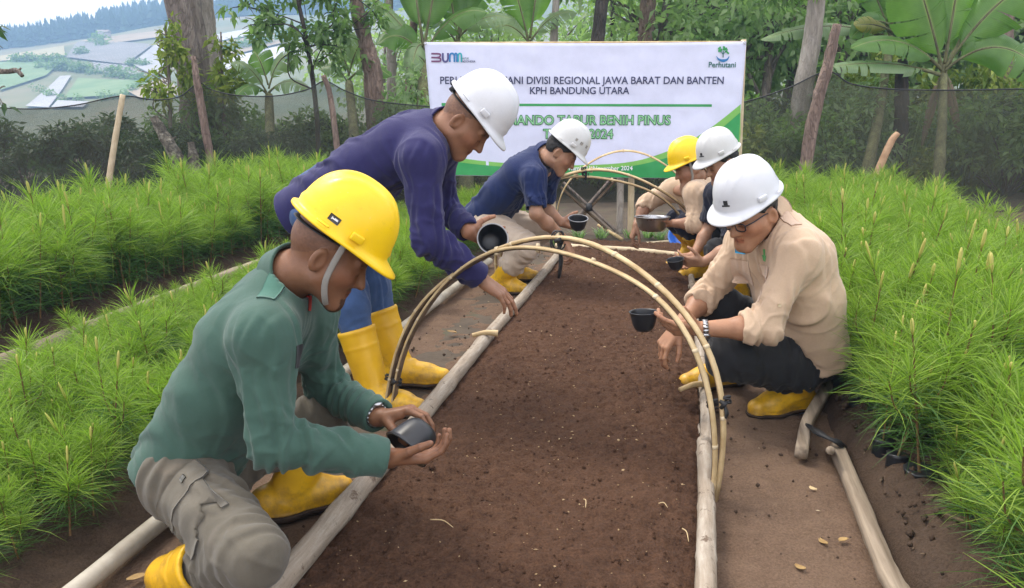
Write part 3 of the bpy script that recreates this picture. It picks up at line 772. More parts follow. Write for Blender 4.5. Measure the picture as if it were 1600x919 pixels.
text('Bandung, Kamis 21 November 2024', 852, 988, 262.5, 6.8, .013, M['bwhite'], bold=.015)
text('Perhutani', 1107, 1149, 101, 8.5, .009, M['bteal'], bold=.018)
text('UNTUK', 721, 733, 91.5, 3.2, .009, M['bteal'], bold=.01); text('INDONESIA', 721, 743, 96, 3.2, .009, M['bnavy'], bold=.01)
def stroke(pts, w, off, mat, name='emblem'):
    P = np.array([at(x, y, BY) for x, y in pts]); T = np.gradient(P, axis=0); N_ = np.stack([-T[:, 2], T[:, 1] * 0, T[:, 0]], 1); N_ /= np.linalg.norm(N_, axis=1)[:, None]
    ww = np.broadcast_to(np.asarray(w, float), (len(P),))[:, None] * BY / FPX / 2
    V = np.concatenate([P + N_ * ww, P - N_ * ww]); n = len(P)
    obj(name, mesh(name, put(V, off), np.array([[k, k + n, k + n + 1, k + 1] for k in range(n - 1)]), mat), bn)
mB, mU, mM, mN = (mat_plain('emblem_' + k, c, .5) for k, c in (('plum', (.16, .05, .14)), ('indigo', (.07, .06, .2)), ('blue', (.02, .17, .42)), ('teal', (.02, .36, .42))))
for y in (84, 90, 96): stroke([(674, y), (684, y)], 2.4, .009, mB)
stroke(bez([(683, 84), (688, 85), (687, 89), (683, 90), (688, 91.5), (688, 95.5), (683, 96)], 20), 2.4, .010, mB)
stroke(bez([(692, 83), (692, 92), (694, 96), (698, 96), (700, 92), (700, 83)], 20), 2.8, .009, mU)
stroke(bez([(703, 97), (703, 87), (705, 84), (708, 84), (710, 88), (710, 97)], 20), 2.6, .009, mM)
stroke(bez([(710, 95), (710, 88), (711.5, 84), (713.5, 84), (714, 87), (714, 97)], 16), 2.4, .010, mM)
stroke(bez([(716, 97), (716, 87), (717.5, 84), (720, 84), (721, 87), (721, 97)], 18), 2.4, .009, mN)
# tree emblem: leaf dots over a hand-like bowl
D = []
g = np.random.default_rng(3)
for k in range(26):
    a, rr = g.uniform(-.3, math.pi + .3), g.uniform(3.0, 8.6); c = at(1129.5 + rr * math.cos(a), 81 - rr * math.sin(a), BY); r = .0085
    th = np.arange(8) / 8 * 2 * math.pi; D.append((np.concatenate([[c], c + r * np.stack([np.cos(th), th * 0, np.sin(th)], 1)]), np.array([[0, 1 + (q + 1) % 8, 1 + q] for q in range(8)])))
v, f = join(D); obj('emblem', mesh('emblem', put(v, .009), f, M['bgreen']), bn)
stroke([(1129.5, 90), (1129.5, 80)], 1.4, .010, M['bteal']); stroke([(1129.5, 86), (1126, 80)], .9, .010, M['bteal']); stroke([(1129.5, 86), (1133, 80)], .9, .010, M['bteal'])
stroke(bez([(1119, 88), (1123, 93), (1130, 95), (1136, 93), (1139, 88)], 18), np.interp(np.linspace(0, 1, 18), [0, .5, 1], [.5, 4.4, .8]), .011, mM)
for x, y in ((664.5, 68), (1164, 67), (683, 272), (1147, 278)):
    c = at(x, y, BY - .012); v, f = lathe([(.006, 0), (.012, .002), (.014, 0)], 14, (0, -1, 0), c); obj('eyelet', mesh('eyelet', v, f, M['steel']), bn)

# ------------------------------------------------------------------ trellis and net fence
tr = empty('bamboo_trellis', gd(920, 366)); tag(tr, 'low trellis of crossed split bamboo and posts under the banner', 'trellis')
def sl(a, b_, r, mat, name, flat=1.0, seed=0, fs=(7.5, 7.5)):
    P = bez([at(a[0], a[1], fs[0]), at((a[0] + b_[0]) / 2, (a[1] + b_[1]) / 2, sum(fs) / 2), at(b_[0], b_[1], fs[1])], 12)
    V, F = tube(P, r, 10, flat=flat, rough=.1, seed=seed); return obj(name, mesh(name, V, F, mat), tr)
for k, (a, b_) in enumerate((((880, 285), (962, 361)), ((876, 292), (954, 364)), ((954, 280), (899, 343)), ((960, 283), (908, 340)))):
    sl(a, b_, .026, M['bamboo_inner'] if k % 2 else M['bark_grey'], 'slat', .5, 60 + k, (7.45 + .03 * (k // 2), 7.4 + .03 * (k // 2)))
for k, (x, y, b1) in enumerate(((862, 268, 372), (968, 262, 370), (985, 262, 368), (1140, 262, 374), (690, 262, 372))):
    sl((x + 2, y), (x, b1), .034 if k != 2 else .03, M['bamboo_pale'] if k in (0, 2) else M['bark_pale'], 'post', 1, 70 + k, (7.48, 7.48))
sl((676, 66), (680, 374), .022, M['bamboo_pale'], 'post', 1, 80, (7.47, 7.47)); sl((1162, 62), (1150, 374), .024, M['bamboo_pale'], 'post', 1, 81, (7.47, 7.47))
sl((676, 68), (1162, 66), .012, M['bamboo_split'], 'cross_bar', 1, 83, (7.46, 7.46))
v, f = tube([at(920, 318, 7.38), at(921, 330, 7.36)], [.03, .03], 8, rough=.4); obj('black_tie', mesh('black_tie', v, f, M['strap_black']), tr)

m, nt, b = nodes('black_shade_net'); co = coord(nt, 'Object')
b.inputs['Base Color'].default_value = (.048, .047, .030, 1); b.inputs['Roughness'].default_value = .8
tp_ = nt.nodes.new('ShaderNodeBsdfTransparent'); mx = nt.nodes.new('ShaderNodeMixShader')
w1 = tex_noise(nt, 2.2, 5, .6, vec=co); w2 = tex_noise(nt, 160, 2, .5, vec=co)
fac = math_n(nt, 'ADD', math_n(nt, 'MULTIPLY', w1, .24), math_n(nt, 'ADD', math_n(nt, 'MULTIPLY', w2, .5), .19))
nt.links.new(fac, mx.inputs[0]); nt.links.new(tp_.outputs[0], mx.inputs[1]); nt.links.new(b.outputs[0], mx.inputs[2]); nt.links.new(mx.outputs[0], nt.nodes['Material Output'].inputs['Surface'])
M['net'] = m
fence = empty('net_fence', gd(500, 320)); tag(fence, 'long sagging black shade net on wooden stakes behind the seedling beds', 'net fence')
TOP = [(-700, 150, 8.4), (-480, 160, 8.6), (-260, 150, 8.9), (-60, 164, 9.1), (10, 169, 9.2), (60, 170, 9.2), (120, 164, 9.25), (190, 150, 9.3), (240, 156, 9.5), (280, 151, 9.6), (310, 130, 9.7), (330, 140, 9.7), (370, 149, 9.7), (430, 150, 9.75), (480, 140, 9.8), (508, 127, 9.8), (540, 142, 9.8), (590, 158, 9.8),
       (700, 168, 9.8), (900, 175, 9.9), (1080, 172, 10.0), (1160, 160, 9.2), (1230, 138, 8.9), (1292, 112, 8.85), (1330, 131, 8.85), (1390, 139, 8.85), (1480, 141, 8.85), (1600, 139, 8.9), (1800, 135, 8.9), (2050, 140, 8.9), (2400, 134, 8.9)]
tp = bez([at(*q) for q in TOP], 280); rows = 18; V = []
for q in np.linspace(0, 1, rows):
    P = tp.copy(); P[:, 2] = tp[:, 2] * (1 - q) - .03 * q
    P[:, 1] += .05 * np.sin(q * math.pi) * noise3(np.stack([P[:, 0] * 1.3, P[:, 0] * 0 + q * 2.5, P[:, 0] * 0], 1)) + .02 * noise3(np.stack([P[:, 0] * 5 + q * 3, P[:, 0] * 0 + q * 6, P[:, 0] * 0], 1))
    V.append(P)
obj('shade_net', mesh('shade_net', np.concatenate(V), gF(279, rows - 1), M['net']), fence)
v, f = tube(tp, .008, 6); obj('net_cord', mesh('net_cord', v, f, M['strap_black']), fence)
def stake(pts, r, mat, seed, rough=.14): P = bez(pts, 24); V, F = tube(P, np.interp(np.linspace(0, 1, 24), np.linspace(0, 1, len(r)), r), 10, rough=rough, seed=seed); return obj('stake', mesh('stake', V, F, mat), fence)
stake([at(192, 148, 9.25), at(178, 230, 9.22), at(163, 335, 9.2)], [.03, .034, .038], M['bamboo_pale'], 1, .06)
stake([at(302, 88, 9.65), at(310, 140, 9.62), at(322, 210, 9.6), at(338, 300, 9.6)], [.03, .045, .05, .045], M['bark_red'], 2)
stake([at(505, 118, 9.75), at(516, 150, 9.75), at(528, 240, 9.75), at(540, 340, 9.75)], [.03, .034, .04, .04], M['bark_red'], 3)
stake([at(1308, 38, 8.75), at(1291, 110, 8.75), at(1268, 200, 8.75), at(1252, 330, 8.75)], [.045, .062, .07, .068], M['bark_red'], 4, .2)
stake([at(1612, 130, 8.8), at(1614, 345, 8.8)], [.03, .03], M['bamboo_pale'], 5)
rail('leaning_stick', [at(1403, 208, 8.3), at(1392, 222, 8.3), at(1372, 268, 8.3), at(1345, 340, 8.3)], [.028, .036, .039, .036], mat_noise('bare_brown_stick', (.30, .18, .10), (.46, .30, .18), 14, .6, .15), 'smooth brown stick leaning against the net on the right', 'stick', seed=44, rough=.07)
# twisted dead wood in front of the net
db = empty('dead_wood', gd(308, 300)); tag(db, 'twisted mottled dead branch standing in front of the net on the left', 'dead branch')
for pts, r in (([(240, 183), (262, 222), (285, 262), (305, 292)], [.045, .075, .09, .12]), ([(298, 222), (304, 255), (310, 292)], [.035, .06, .10]), ([(262, 222), (275, 214)], [.02, .012]), ([(280, 250), (288, 246)], [.02, .012])):
    P = bez([at(x, y, 9.45) for x, y in pts], 20); V, F = tube(P, np.interp(np.linspace(0, 1, 20), np.linspace(0, 1, len(r)), r), 12, rough=.35, seed=len(pts)); obj('limb', mesh('limb', V, F, mat_bark('mottled_dead_wood', (.03, .025, .02), (.14, .12, .09), (.45, .42, .34), 9, (1, 1, 1))), db)
# ------------------------------------------------------------------ far forest, hedges, trees
def conifers(name, pts, hs, seed, mat, kind='stuff'):
    g = np.random.default_rng(seed); P = []
    for (x, y, z), h in zip(pts, hs):
        r0 = h * g.uniform(.16, .24); n = 6; rings = []
        for k, q in enumerate((.08, .3, .34, .58, .62, .84)):
            rr = r0 * (1.1 - q) * (1.25 if k % 2 == 0 else .8) ; a = np.arange(n) / n * 6.283 + g.uniform(0, 6)
            jit = g.uniform(.7, 1.25, n); rings.append(np.stack([x + rr * jit * np.cos(a), y + rr * jit * np.sin(a), z + h * q + 0 * a], 1))
        V = np.concatenate(rings + [[[x, y, z + h]]]); F = []
        for k in range(5):
            for j in range(n): F.append([k * n + j, k * n + (j + 1) % n, (k + 1) * n + (j + 1) % n, (k + 1) * n + j])
        for j in range(n): F.append([5 * n + j, 5 * n + (j + 1) % n, 6 * n, 6 * n])
        P.append((V, np.array(F)))
    v, f = join(P)
    return tag(obj(name, mesh(name, v, [list(dict.fromkeys(q)) for q in f.tolist()], mat, False)), kind=kind)
M['far_pine'] = mat_leaf('far_pine_forest', (.02, .05, .022), (.04, .085, .035), .05, .9)
g = np.random.default_rng(21); pts, hs = [], []
for k in range(3600):
    y = g.uniform(322, 425); x = g.uniform(-290, 60) * y / 320
    if noise3(A(x * .02, y * .02, 2)[None])[0] < -.5: continue
    z = float(hill_z(x, y)); pts.append((x, y, z - .5)); hs.append(g.uniform(6, 10.5))
o = conifers('pine_forest', pts, hs, 5, M['far_pine'])
def hedge(poly, n, s, seed):
    g = np.random.default_rng(seed); C = []
    for k in range(n):
        t = g.random() * (len(poly) - 1); i0 = int(t); q = np.array(poly[i0]) * (1 - t + i0) + np.array(poly[i0 + 1]) * (t - i0)
        p = on_hill(*(q + g.normal(size=2) * (1.2, .8))); C.append((p[0], p[1], p[2] + s * .3, s * g.uniform(.6, 1.3)))
    v, f = leaf_cloud(C, n * 46, s * .45, seed, thin=.8)
    tag(obj('hillside_bushes', mesh('hillside_bushes', v, f, M['leaf_mid'], False)), kind='stuff')
hedge([(60, 106), (104, 108), (150, 113), (232, 125)], 60, 1.5, 1); hedge([(20, 96), (60, 96), (104, 98)], 40, 1.5, 2)
hedge([(150, 64), (160, 70)], 7, 2.2, 3); hedge([(195, 100), (228, 102)], 14, 1.2, 4); hedge([(120, 84), (132, 86)], 7, 1.5, 5)
hedge([(55, 140), (100, 158), (190, 152), (250, 120)], 30, 1.0, 6); hedge([(330, 86), (420, 66), (480, 50)], 40, 2.0, 7)
hs_ = on_hill(163, 60); V, F = box(hs_ + A(0, 0, 1.2), np.eye(3), (3.4, 2.4, 1.6)); rv = np.array([[-2, -1.5, 1.9], [2, -1.5, 1.9], [2, 1.5, 1.9], [-2, 1.5, 1.9], [-2, 0, 2.7], [2, 0, 2.7]]) + hs_
hut = tag(obj('farm_hut', mesh('farm_hut', V, F, mat_plain('hut_wall', (.5, .48, .45), .8), False)), 'tiny pale hut on the far hillside below the forest', 'hut')
obj('roof', mesh('roof', rv, [(0, 1, 5, 4), (2, 3, 4, 5), (0, 4, 3), (1, 2, 5)], mat_plain('hut_roof', (.25, .22, .2), .8), False), hut)

def trunk_tree(name, label, cat, pts, rad, bark, crowns, seed, group=None, rough=.12, n=14, leafmat='leaf_mid', leaf=.16, nleaf=1600, limbs=True):
    """pts: trunk axis; crowns: list of (centre, radius)"""
    e = empty(name, pts[0]); tag(e, label, cat, group)
    P = bez(pts, 40); R = np.interp(np.linspace(0, 1, 40), np.linspace(0, 1, len(rad)), rad)
    V, F = tube(P, R, n, rough=rough, seed=seed); obj('trunk', mesh('trunk', V, F, M[bark]), e)
    g = np.random.default_rng(seed); L = []
    if crowns:
        C = []
        for c, r in crowns:
            c = np.asarray(c, float); o = P[int(np.argmin(((P - c) ** 2).sum(1)))]
            i0 = max(0, int(np.argmin(((P - c) ** 2).sum(1))) - 5); o = P[i0]
            md = (o + c) / 2 + A(0, 0, -.1 * r) + g.normal(size=3) * .08
            L.append(tube(bez([o, md, c], 9), np.linspace(max(.012, R[i0] * .3), .006, 9), 6, cap=False))
            C += [(*(c + g.normal(size=3) * r * .5), r * g.uniform(.3, .5)) for _ in range(6)]
            for _ in range(5): q = c + g.normal(size=3) * r * .6; L.append(tube(bez([c, (c + q) / 2 + A(0, 0, .03), q], 5), np.linspace(.008, .003, 5), 4, cap=False))
        v, f = join(L); obj('branches', mesh('branches', v, f, M[bark]), e)
        v, f = leaf_cloud(C, nleaf, leaf, seed); obj('crown', mesh('crown', v, f, M[leafmat], False), e)
    return e
PX = lambda *q: at(*q)
# two big trunks on the left
trunk_tree('tree', 'big rough grey trunk leaning behind the net on the left', 'tree', [PX(322, 330, 12.2), PX(314, 230, 12), PX(303, 120, 12), PX(286, 0, 12), PX(270, -110, 12), PX(258, -220, 12)], [.29, .25, .24, .25, .25, .22], 'bark_grey', [(PX(200, -190, 12.4), .9), (PX(330, -210, 12), .9)], 1, rough=.1, n=22)
trunk_tree('tree', 'second smoother grey trunk just behind the big leaning trunk', 'tree', [PX(340, 330, 13.2), PX(328, 120, 13.2), PX(320, 40, 13.2), PX(312, -40, 13.2), PX(300, -180, 13)], [.20, .17, .17, .16, .15], 'bark_pale', [(PX(330, -190, 13.4), 1.0)], 2)
trunk_tree('sapling', 'slim dark sapling with broad leaves left of the banner', 'tree', [PX(502, 330, 10.6), PX(494, 170, 10.6), PX(478, 60, 10.6), PX(462, -20, 10.6), PX(452, -120, 10.6)], [.035, .032, .028, .024, .015], 'bark_dark',
           [(PX(430, 30, 10.4), .32), (PX(505, 70, 10.6), .36), (PX(385, 10, 10.4), .26), (PX(520, 20, 10.8), .4), (PX(450, 85, 10.5), .26), (PX(540, 50, 10.9), .32), (PX(470, -30, 10.6), .5), (PX(405, 40, 10.3), .2), (PX(580, 15, 11), .3)], 3, leafmat='leaf_mid', leaf=.14, nleaf=1500)
trunk_tree('withered_banana_plant', 'dry banana trunk with peeling brown sheaths left of the banner', 'banana trunk', [PX(590, 330, 11.2), PX(584, 130, 11.2), PX(572, 70, 11.2), PX(556, 0, 11.2), PX(548, -80, 11.2)], [.13, .13, .11, .09, .07], 'bark_red', [], 4, rough=.3)
for k, (x0, x1, f, r, lb) in enumerate(((612, 604, 13, .07, 'thin pale trunk between the dry banana trunk and the banner'), (640, 655, 12.4, .06, 'thin brown trunk touching the left edge of the banner'), (864, 870, 13, .06, 'pale slim trunk above the middle of the banner'),
                                    (930, 945, 12.5, .10, 'dark leaning trunk above the middle of the banner'), (1008, 1014, 14, .14, 'reddish trunk above the right half of the banner'), (955, 958, 16, .05, 'thin far trunk right of the dark leaning trunk'))):
    trunk_tree('tree', lb, 'tree', [PX(x0 - 4, 330, f), PX(x0, 120, f), PX((x0 + x1) / 2, 30, f), PX(x1 + 4, -60, f), PX(x1 + 14, -190, f)], [r * 1.3, r * 1.1, r, r * .9, r * .7],
               ['bark_pale', 'bark_red', 'bark_pale', 'bark_dark', 'bark_red', 'bark_dark'][k], [(PX(x1 - 20, -150, f), .6), (PX(x1 + 60, -130, f + .5), .7), (PX(x1 + 20, -60, f + .6), .45)], 40 + k, leafmat=['leaf_mid', 'leaf_pale', 'leaf_mid'][k % 3], leaf=.17, nleaf=1300)
trunk_tree('tree', 'stout pale trunk behind the leaning brown post right of the banner', 'tree', [PX(1240, 330, 11.4), PX(1252, 160, 11.4), PX(1266, 80, 11.4), PX(1276, 0, 11.4), PX(1284, -110, 11.4)], [.15, .14, .125, .12, .11], 'bark_pale', [(PX(1240, -120, 11.6), .8), (PX(1320, -140, 11.4), .8)], 11)
trunk_tree('tree', 'mossy brown trunk at the right edge behind the banana plant', 'tree', [PX(1560, 330, 14), PX(1562, 140, 14), PX(1566, 20, 14), PX(1570, -120, 14)], [.22, .2, .18, .16], 'bark_red', [(PX(1540, -130, 14), 1.0)], 12)
trunk_tree('withered_banana_plant', 'dark rotting banana trunk left of the green banana plant', 'banana trunk', [PX(1404, 330, 11), PX(1407, 220, 11), PX(1409, 120, 11), PX(1410, 92, 11)], [.10, .095, .085, .05], 'bark_dark', [], 13, rough=.25)
trunk_tree('tree', 'slim tree with light yellow green leaves at the left of the big grey trunk', 'tree', [PX(262, 330, 11.2), PX(266, 180, 11.2), PX(262, 90, 11.2), PX(258, 40, 11.2)], [.03, .026, .02, .01], 'bark_grey', [(PX(262, 60, 11.2), .20), (PX(272, 95, 11.2), .26), (PX(258, 130, 11.1), .28), (PX(245, 145, 11.2), .2)], 15, leafmat='leaf_lime', leaf=.13, nleaf=620)
trunk_tree('tree', 'slim tree with light yellow green leaves at the right of the big grey trunk', 'tree', [PX(352, 330, 11.6), PX(350, 180, 11.6), PX(346, 90, 11.6), PX(345, 50, 11.6)], [.03, .026, .02, .01], 'bark_grey', [(PX(346, 75, 11.6), .2), (PX(345, 115, 11.5), .26), (PX(352, 140, 11.5), .28)], 16, leafmat='leaf_lime', leaf=.13, nleaf=520)
# bare forked branch reaching in from the left edge
e = trunk_tree('tree', 'tree at the left edge reaching a bare forked branch and dark leaves into view', 'tree', [PX(-120, 420, 6.6), PX(-110, 200, 6.6), PX(-100, 0, 6.6), PX(-95, -160, 6.6)], [.14, .12, .11, .08], 'bark_grey', [(PX(-6, 152, 6.4), .10), (PX(-30, 60, 6.4), .22), (PX(-14, 158, 6.4), .08), (PX(-110, -150, 6.6), .6)], 14, leafmat='leaf_dark', leaf=.11, nleaf=420)
V, F = tube(bez([PX(-108, 118, 6.6), PX(-40, 110, 6.5), PX(10, 112, 6.45), PX(26, 110, 6.42), PX(35, 119, 6.4)], 16), np.linspace(.03, .014, 16), 8, rough=.2); obj('bare_branch', mesh('bare_branch', V, F, M['bark_grey']), e)
V, F = tube(bez([PX(22, 111, 6.42), PX(30, 109, 6.42), PX(33, 106, 6.42)], 6), np.linspace(.012, .006, 6), 6); obj('bare_branch', mesh('bare_branch', V, F, M['bark_grey']), e)

# ------------------------------------------------------------------ banana plants
def mat_banana(name, c1, c2, tr=.4):
    m, nt, b = nodes(name); a = nt.nodes.new('ShaderNodeAttribute'); a.attribute_name = 'blade'
    s = nt.nodes.new('ShaderNodeSeparateColor'); nt.links.new(a.outputs['Color'], s.inputs[0])
    w = math_n(nt, 'SINE', math_n(nt, 'MULTIPLY', s.outputs[0], 420.0)); f = tex_noise(nt, 3, 4, .6, vec=coord(nt))
    col = ramp(nt, f, [(.3, c1), (.7, c2)]); col = mixc(nt, math_n(nt, 'MULTIPLY', math_n(nt, 'ADD', w, 1.0), .08), col, shade(c2, 1.35))
    col = mixc(nt, ramp(nt, s.outputs[1], [(.03, (1, 1, 1)), (.09, (0, 0, 0))]), col, (.30, .38, .14))
    nt.links.new(col, b.inputs['Base Color']); b.inputs['Roughness'].default_value = .4
    bump(nt, b, w, .12, .01)
    t = nt.nodes.new('ShaderNodeBsdfTranslucent'); nt.links.new(mixc(nt, 1, col, (1.1, 1.3, .5), 'MULTIPLY'), t.inputs['Color'])
    mx = nt.nodes.new('ShaderNodeMixShader'); mx.inputs[0].default_value = tr
    nt.links.new(b.outputs[0], mx.inputs[1]); nt.links.new(t.outputs[0], mx.inputs[2]); nt.links.new(mx.outputs[0], nt.nodes['Material Output'].inputs['Surface']); return m
M['banana'] = mat_banana('banana_leaf', (.085, .19, .035), (.17, .31, .075), .5); M['banana_pale'] = mat_banana('pale_banana_leaf', (.16, .25, .11), (.27, .37, .19)); M['banana_yel'] = mat_banana('yellowing_banana_leaf', (.26, .26, .04), (.40, .36, .08))
M['banana_dry'] = mat_banana('withered_banana_leaf', (.10, .065, .035), (.22, .15, .085), .2)
M['banana_stem'] = mat_bark('banana_stem', (.07, .065, .03), (.16, .16, .07), (.24, .25, .11), 9, (1, 1, .12), .3)
def banana_leaf(parent, base, tip, w, sag, mat, seed, face=(0, -.6, .8), tear=.25):
    g = np.random.default_rng(seed); n = 44; s = np.linspace(0, 1, n); L = np.linalg.norm(tip - base)
    mid = (base + tip) / 2 + A(0, 0, sag); P = np.stack([(1 - t) ** 2 * base + 2 * t * (1 - t) * mid + t * t * tip for t in s]); T = np.gradient(P, axis=0)
    T /= np.linalg.norm(T, axis=1)[:, None]; up = nrm(face); S = np.cross(T, up); S /= np.linalg.norm(S, axis=1)[:, None]; N_ = np.cross(S, T)
    st = .16; V, F, C = [], [], []
    ps = np.clip((s - st) / (1 - st), 0, 1); wd = w * np.clip(np.sin(math.pi * ps ** .8), 0, 1) ** .6 * (s > st)
    for side in (-1, 1):
        cuts = np.sort(g.choice(np.arange(8, n - 4), int(tear * 18), replace=False)) if tear > 0 else []
        seg = np.split(np.arange(n), cuts)
        for q in seg:
            if len(q) == 0: continue
            q = np.append(q, q[-1] + 1) if q[-1] + 1 < n else q
            if len(q) < 2: continue
            dr = g.uniform(.0, .35) if tear else .1; sh = g.uniform(-.01, .02) * L
            b0 = len(V)
            for k in q:
                gap = 1.0
                for c in range(5):
                    a = c / 4; off = S[k] * side * wd[k] * a * (1 - .12 * a) + N_[k] * wd[k] * (.34 * a - (.55 + dr) * a * a) + T[k] * (sh * a * a + .25 * a * wd[k])
                    if k == q[-1] and len(cuts) and q[-1] < n - 1: off = off - T[k] * .018 * L * a
                    V.append(P[k] + off); C.append((s[k], a, side * .5 + .5, 1))
            for i in range(len(q) - 1):
                for c in range(4):
                    f = [b0 + i * 5 + c, b0 + (i + 1) * 5 + c, b0 + (i + 1) * 5 + c + 1, b0 + i * 5 + c + 1]; F.append(f if side > 0 else f[::-1])
    me = mesh('leaf', np.array(V), np.array(F), mat); ca = me.attributes.new('blade', 'FLOAT_COLOR', 'POINT'); ca.data.foreach_set('color', np.array(C, np.float32).ravel())
    o = obj('leaf', me, parent)
    v, f = tube(P - N_ * .006, np.linspace(.030, .005, n) * (L / 1.6) ** .5, 7, flat=.8); obj('midrib', mesh('midrib', v, f, M['banana_stem']), o)
    return o
def banana(label, base, crown, r, leaves, seed, stem='banana_stem'):
    e = empty('banana_plant', base); tag(e, label, 'banana plant', None)
    V, F = tube(bez([base, base * .5 + crown * .5 + A(.02, 0, 0), crown], 20), np.linspace(r * 1.25, r * .8, 20), 12, rough=.12, seed=seed); obj('stem', mesh('stem', V, F, M[stem]), e)
    for k, (tx, ty, tf, w, sag, mt, fc) in enumerate(leaves): banana_leaf(e, crown + A(0, 0, -.05 * k % .2), PX(tx, ty, tf), w, sag, M[mt], seed * 10 + k, fc, .25 if mt == 'banana' else .5)
    return e
UPF, CAMF, RTF = (0, -.5, .85), (0, -1, .15), (.5, -.8, .3)
banana('big banana plant with broad upright leaves at the top right', gd(1462, 322), PX(1474, 118, 10.9), .062, [
    (1422, -60, 10.6, .50, .15, 'banana', CAMF), (1508, -90, 10.9, .50, .2, 'banana', CAMF), (1636, -40, 10.5, .44, .42, 'banana', (-.3, -.8, .5)), (1330, 76, 10.5, .30, .46, 'banana', UPF),
    (1282, 108, 10.4, .20, .22, 'banana_pale', UPF), (1440, 232, 10.8, .07, .10, 'banana_dry', CAMF), (1500, 215, 10.8, .08, .12, 'banana_dry', CAMF), (1640, 130, 10.3, .36, .75, 'banana', (.3, -.9, .3)), (1575, -60, 11.7, .36, .3, 'banana', CAMF)], 3)
banana('banana plant with a yellowing leaf behind the brown leaning post', gd(1345, 318), PX(1392, 60, 11.9), .065, [
    (1190, 62, 11.6, 0.23, .35, 'banana_pale', UPF), (1330, 60, 11.3, 0.18, .30, 'banana', CAMF), (1335, 40, 11.2, 0.14, .1, 'banana_yel', CAMF), (1400, -90, 12, 0.32, .2, 'banana', CAMF), (1330, -60, 12.2, 0.27, .3, 'banana', CAMF)], 4)
banana('banana plant with tattered leaves above the left end of the banner', gd(655, 318), PX(662, 90, 11.8), .10, [
    (560, -5, 11.6, 0.27, .35, 'banana_pale', UPF), (630, -110, 12, 0.32, .2, 'banana', CAMF), (700, -100, 11.8, 0.34, .2, 'banana', CAMF), (760, 20, 11.6, 0.30, .45, 'banana', UPF), (590, 70, 11.4, 0.27, .4, 'banana', (-.4, -.8, .4)), (640, 130, 11.3, 0.18, .4, 'banana_pale', CAMF)], 5)
banana('banana plant with broad leaves above the banner logo', gd(730, 316), PX(716, 70, 12.3), .09, [
    (690, -70, 12.2, 0.34, .2, 'banana', CAMF), (745, -90, 12.4, 0.34, .2, 'banana', CAMF), (800, 30, 12.2, 0.27, .3, 'banana_pale', UPF), (760, -30, 12.8, 0.30, .4, 'banana', CAMF), (640, 30, 12, 0.27, .4, 'banana_pale', UPF)], 6)
banana('banana plant over the middle of the banner', gd(840, 316), PX(828, 75, 12.9), .08, [
    (790, -50, 12.8, 0.30, .25, 'banana', CAMF), (850, -70, 13, 0.30, .2, 'banana', CAMF), (900, 20, 12.8, 0.24, .3, 'banana_pale', UPF), (770, 45, 12.8, 0.24, .3, 'banana_pale', CAMF)], 7)
banana('young banana clump with pale leaves beside the big grey trunk', gd(420, 320), PX(420, 150, 11.3), .07, [
    (362, 100, 11.0, 0.23, .30, 'banana_pale', UPF), (395, 80, 11.4, 0.22, .2, 'banana', CAMF), (455, 85, 11.3, 0.23, .28, 'banana_pale', UPF), (480, 140, 11, 0.20, .25, 'banana_pale', UPF), (370, 150, 10.9, 0.19, .28, 'banana', UPF)], 8)
banana('pale banana plant behind the slim dark sapling', gd(560, 322), PX(545, 130, 11.6), .07, [
    (500, 110, 11.4, 0.20, .25, 'banana_pale', UPF), (520, 60, 11.7, 0.24, .2, 'banana_pale', CAMF), (575, 60, 11.5, 0.23, .25, 'banana_pale', CAMF), (610, 120, 11.3, 0.20, .3, 'banana', UPF)], 9)

# ------------------------------------------------------------------ bushes and trees behind the net
g = np.random.default_rng(5)
ORD = 'first second third fourth fifth sixth seventh eighth ninth tenth eleventh twelfth thirteenth fourteenth fifteenth sixteenth seventeenth eighteenth nineteenth twentieth'.split()
def row(spec, label, group, name='bush', cat='bush'):
    for r_, (key, px, f, s) in enumerate(sorted(spec, key=lambda q: q[1])):
        p = at(px, 300, f); p[2] = float(hill_z(p[0], p[1])) - .05
        place(key, name, cat, label + ', ' + ORD[r_] + ' from the left', group, p, s)
row([(('dark', 'dark2')[k % 2], -60 + k * 52 + g.uniform(-12, 12), 10.2 + (k % 3) * .75 + g.uniform(-.1, .2), g.uniform(.52, .72)) for k in range(13)], 'dark leafy bush seen through the net on the left', 'dark bushes behind the left net')
row([(('mid', 'lime', 'mid2')[k % 3], 262 + k * 46 + g.uniform(-10, 10), 11.6 + (k % 2) * .8, g.uniform(.55, .75)) for k in range(9)], 'mid green bush rising above the net left of the banner', 'green bushes behind the left net')
row([(('mid', 'pale', 'mid2', 'lime', 'mid', 'dark2')[k % 6], 640 + k * 52 + g.uniform(-14, 14), 10.6 + (k % 3) * .8, g.uniform(.55, .8)) for k in range(19)], 'green bush seen through the net on the right', 'bushes behind the right net')
row([('lime', 1330 + k * 42 + g.uniform(-14, 14), 13.2 + (k % 2) * .9, (.95, .95, g.uniform(1.4, 1.75))) for k in range(8)], 'yellow green bush behind the banana plants on the right', 'yellow green bushes at the right')
PROTO['crown_a'] = PROTO['mid2']; PROTO['crown_b'] = PROTO['pale']; PROTO['crown_c'] = PROTO['dark2']
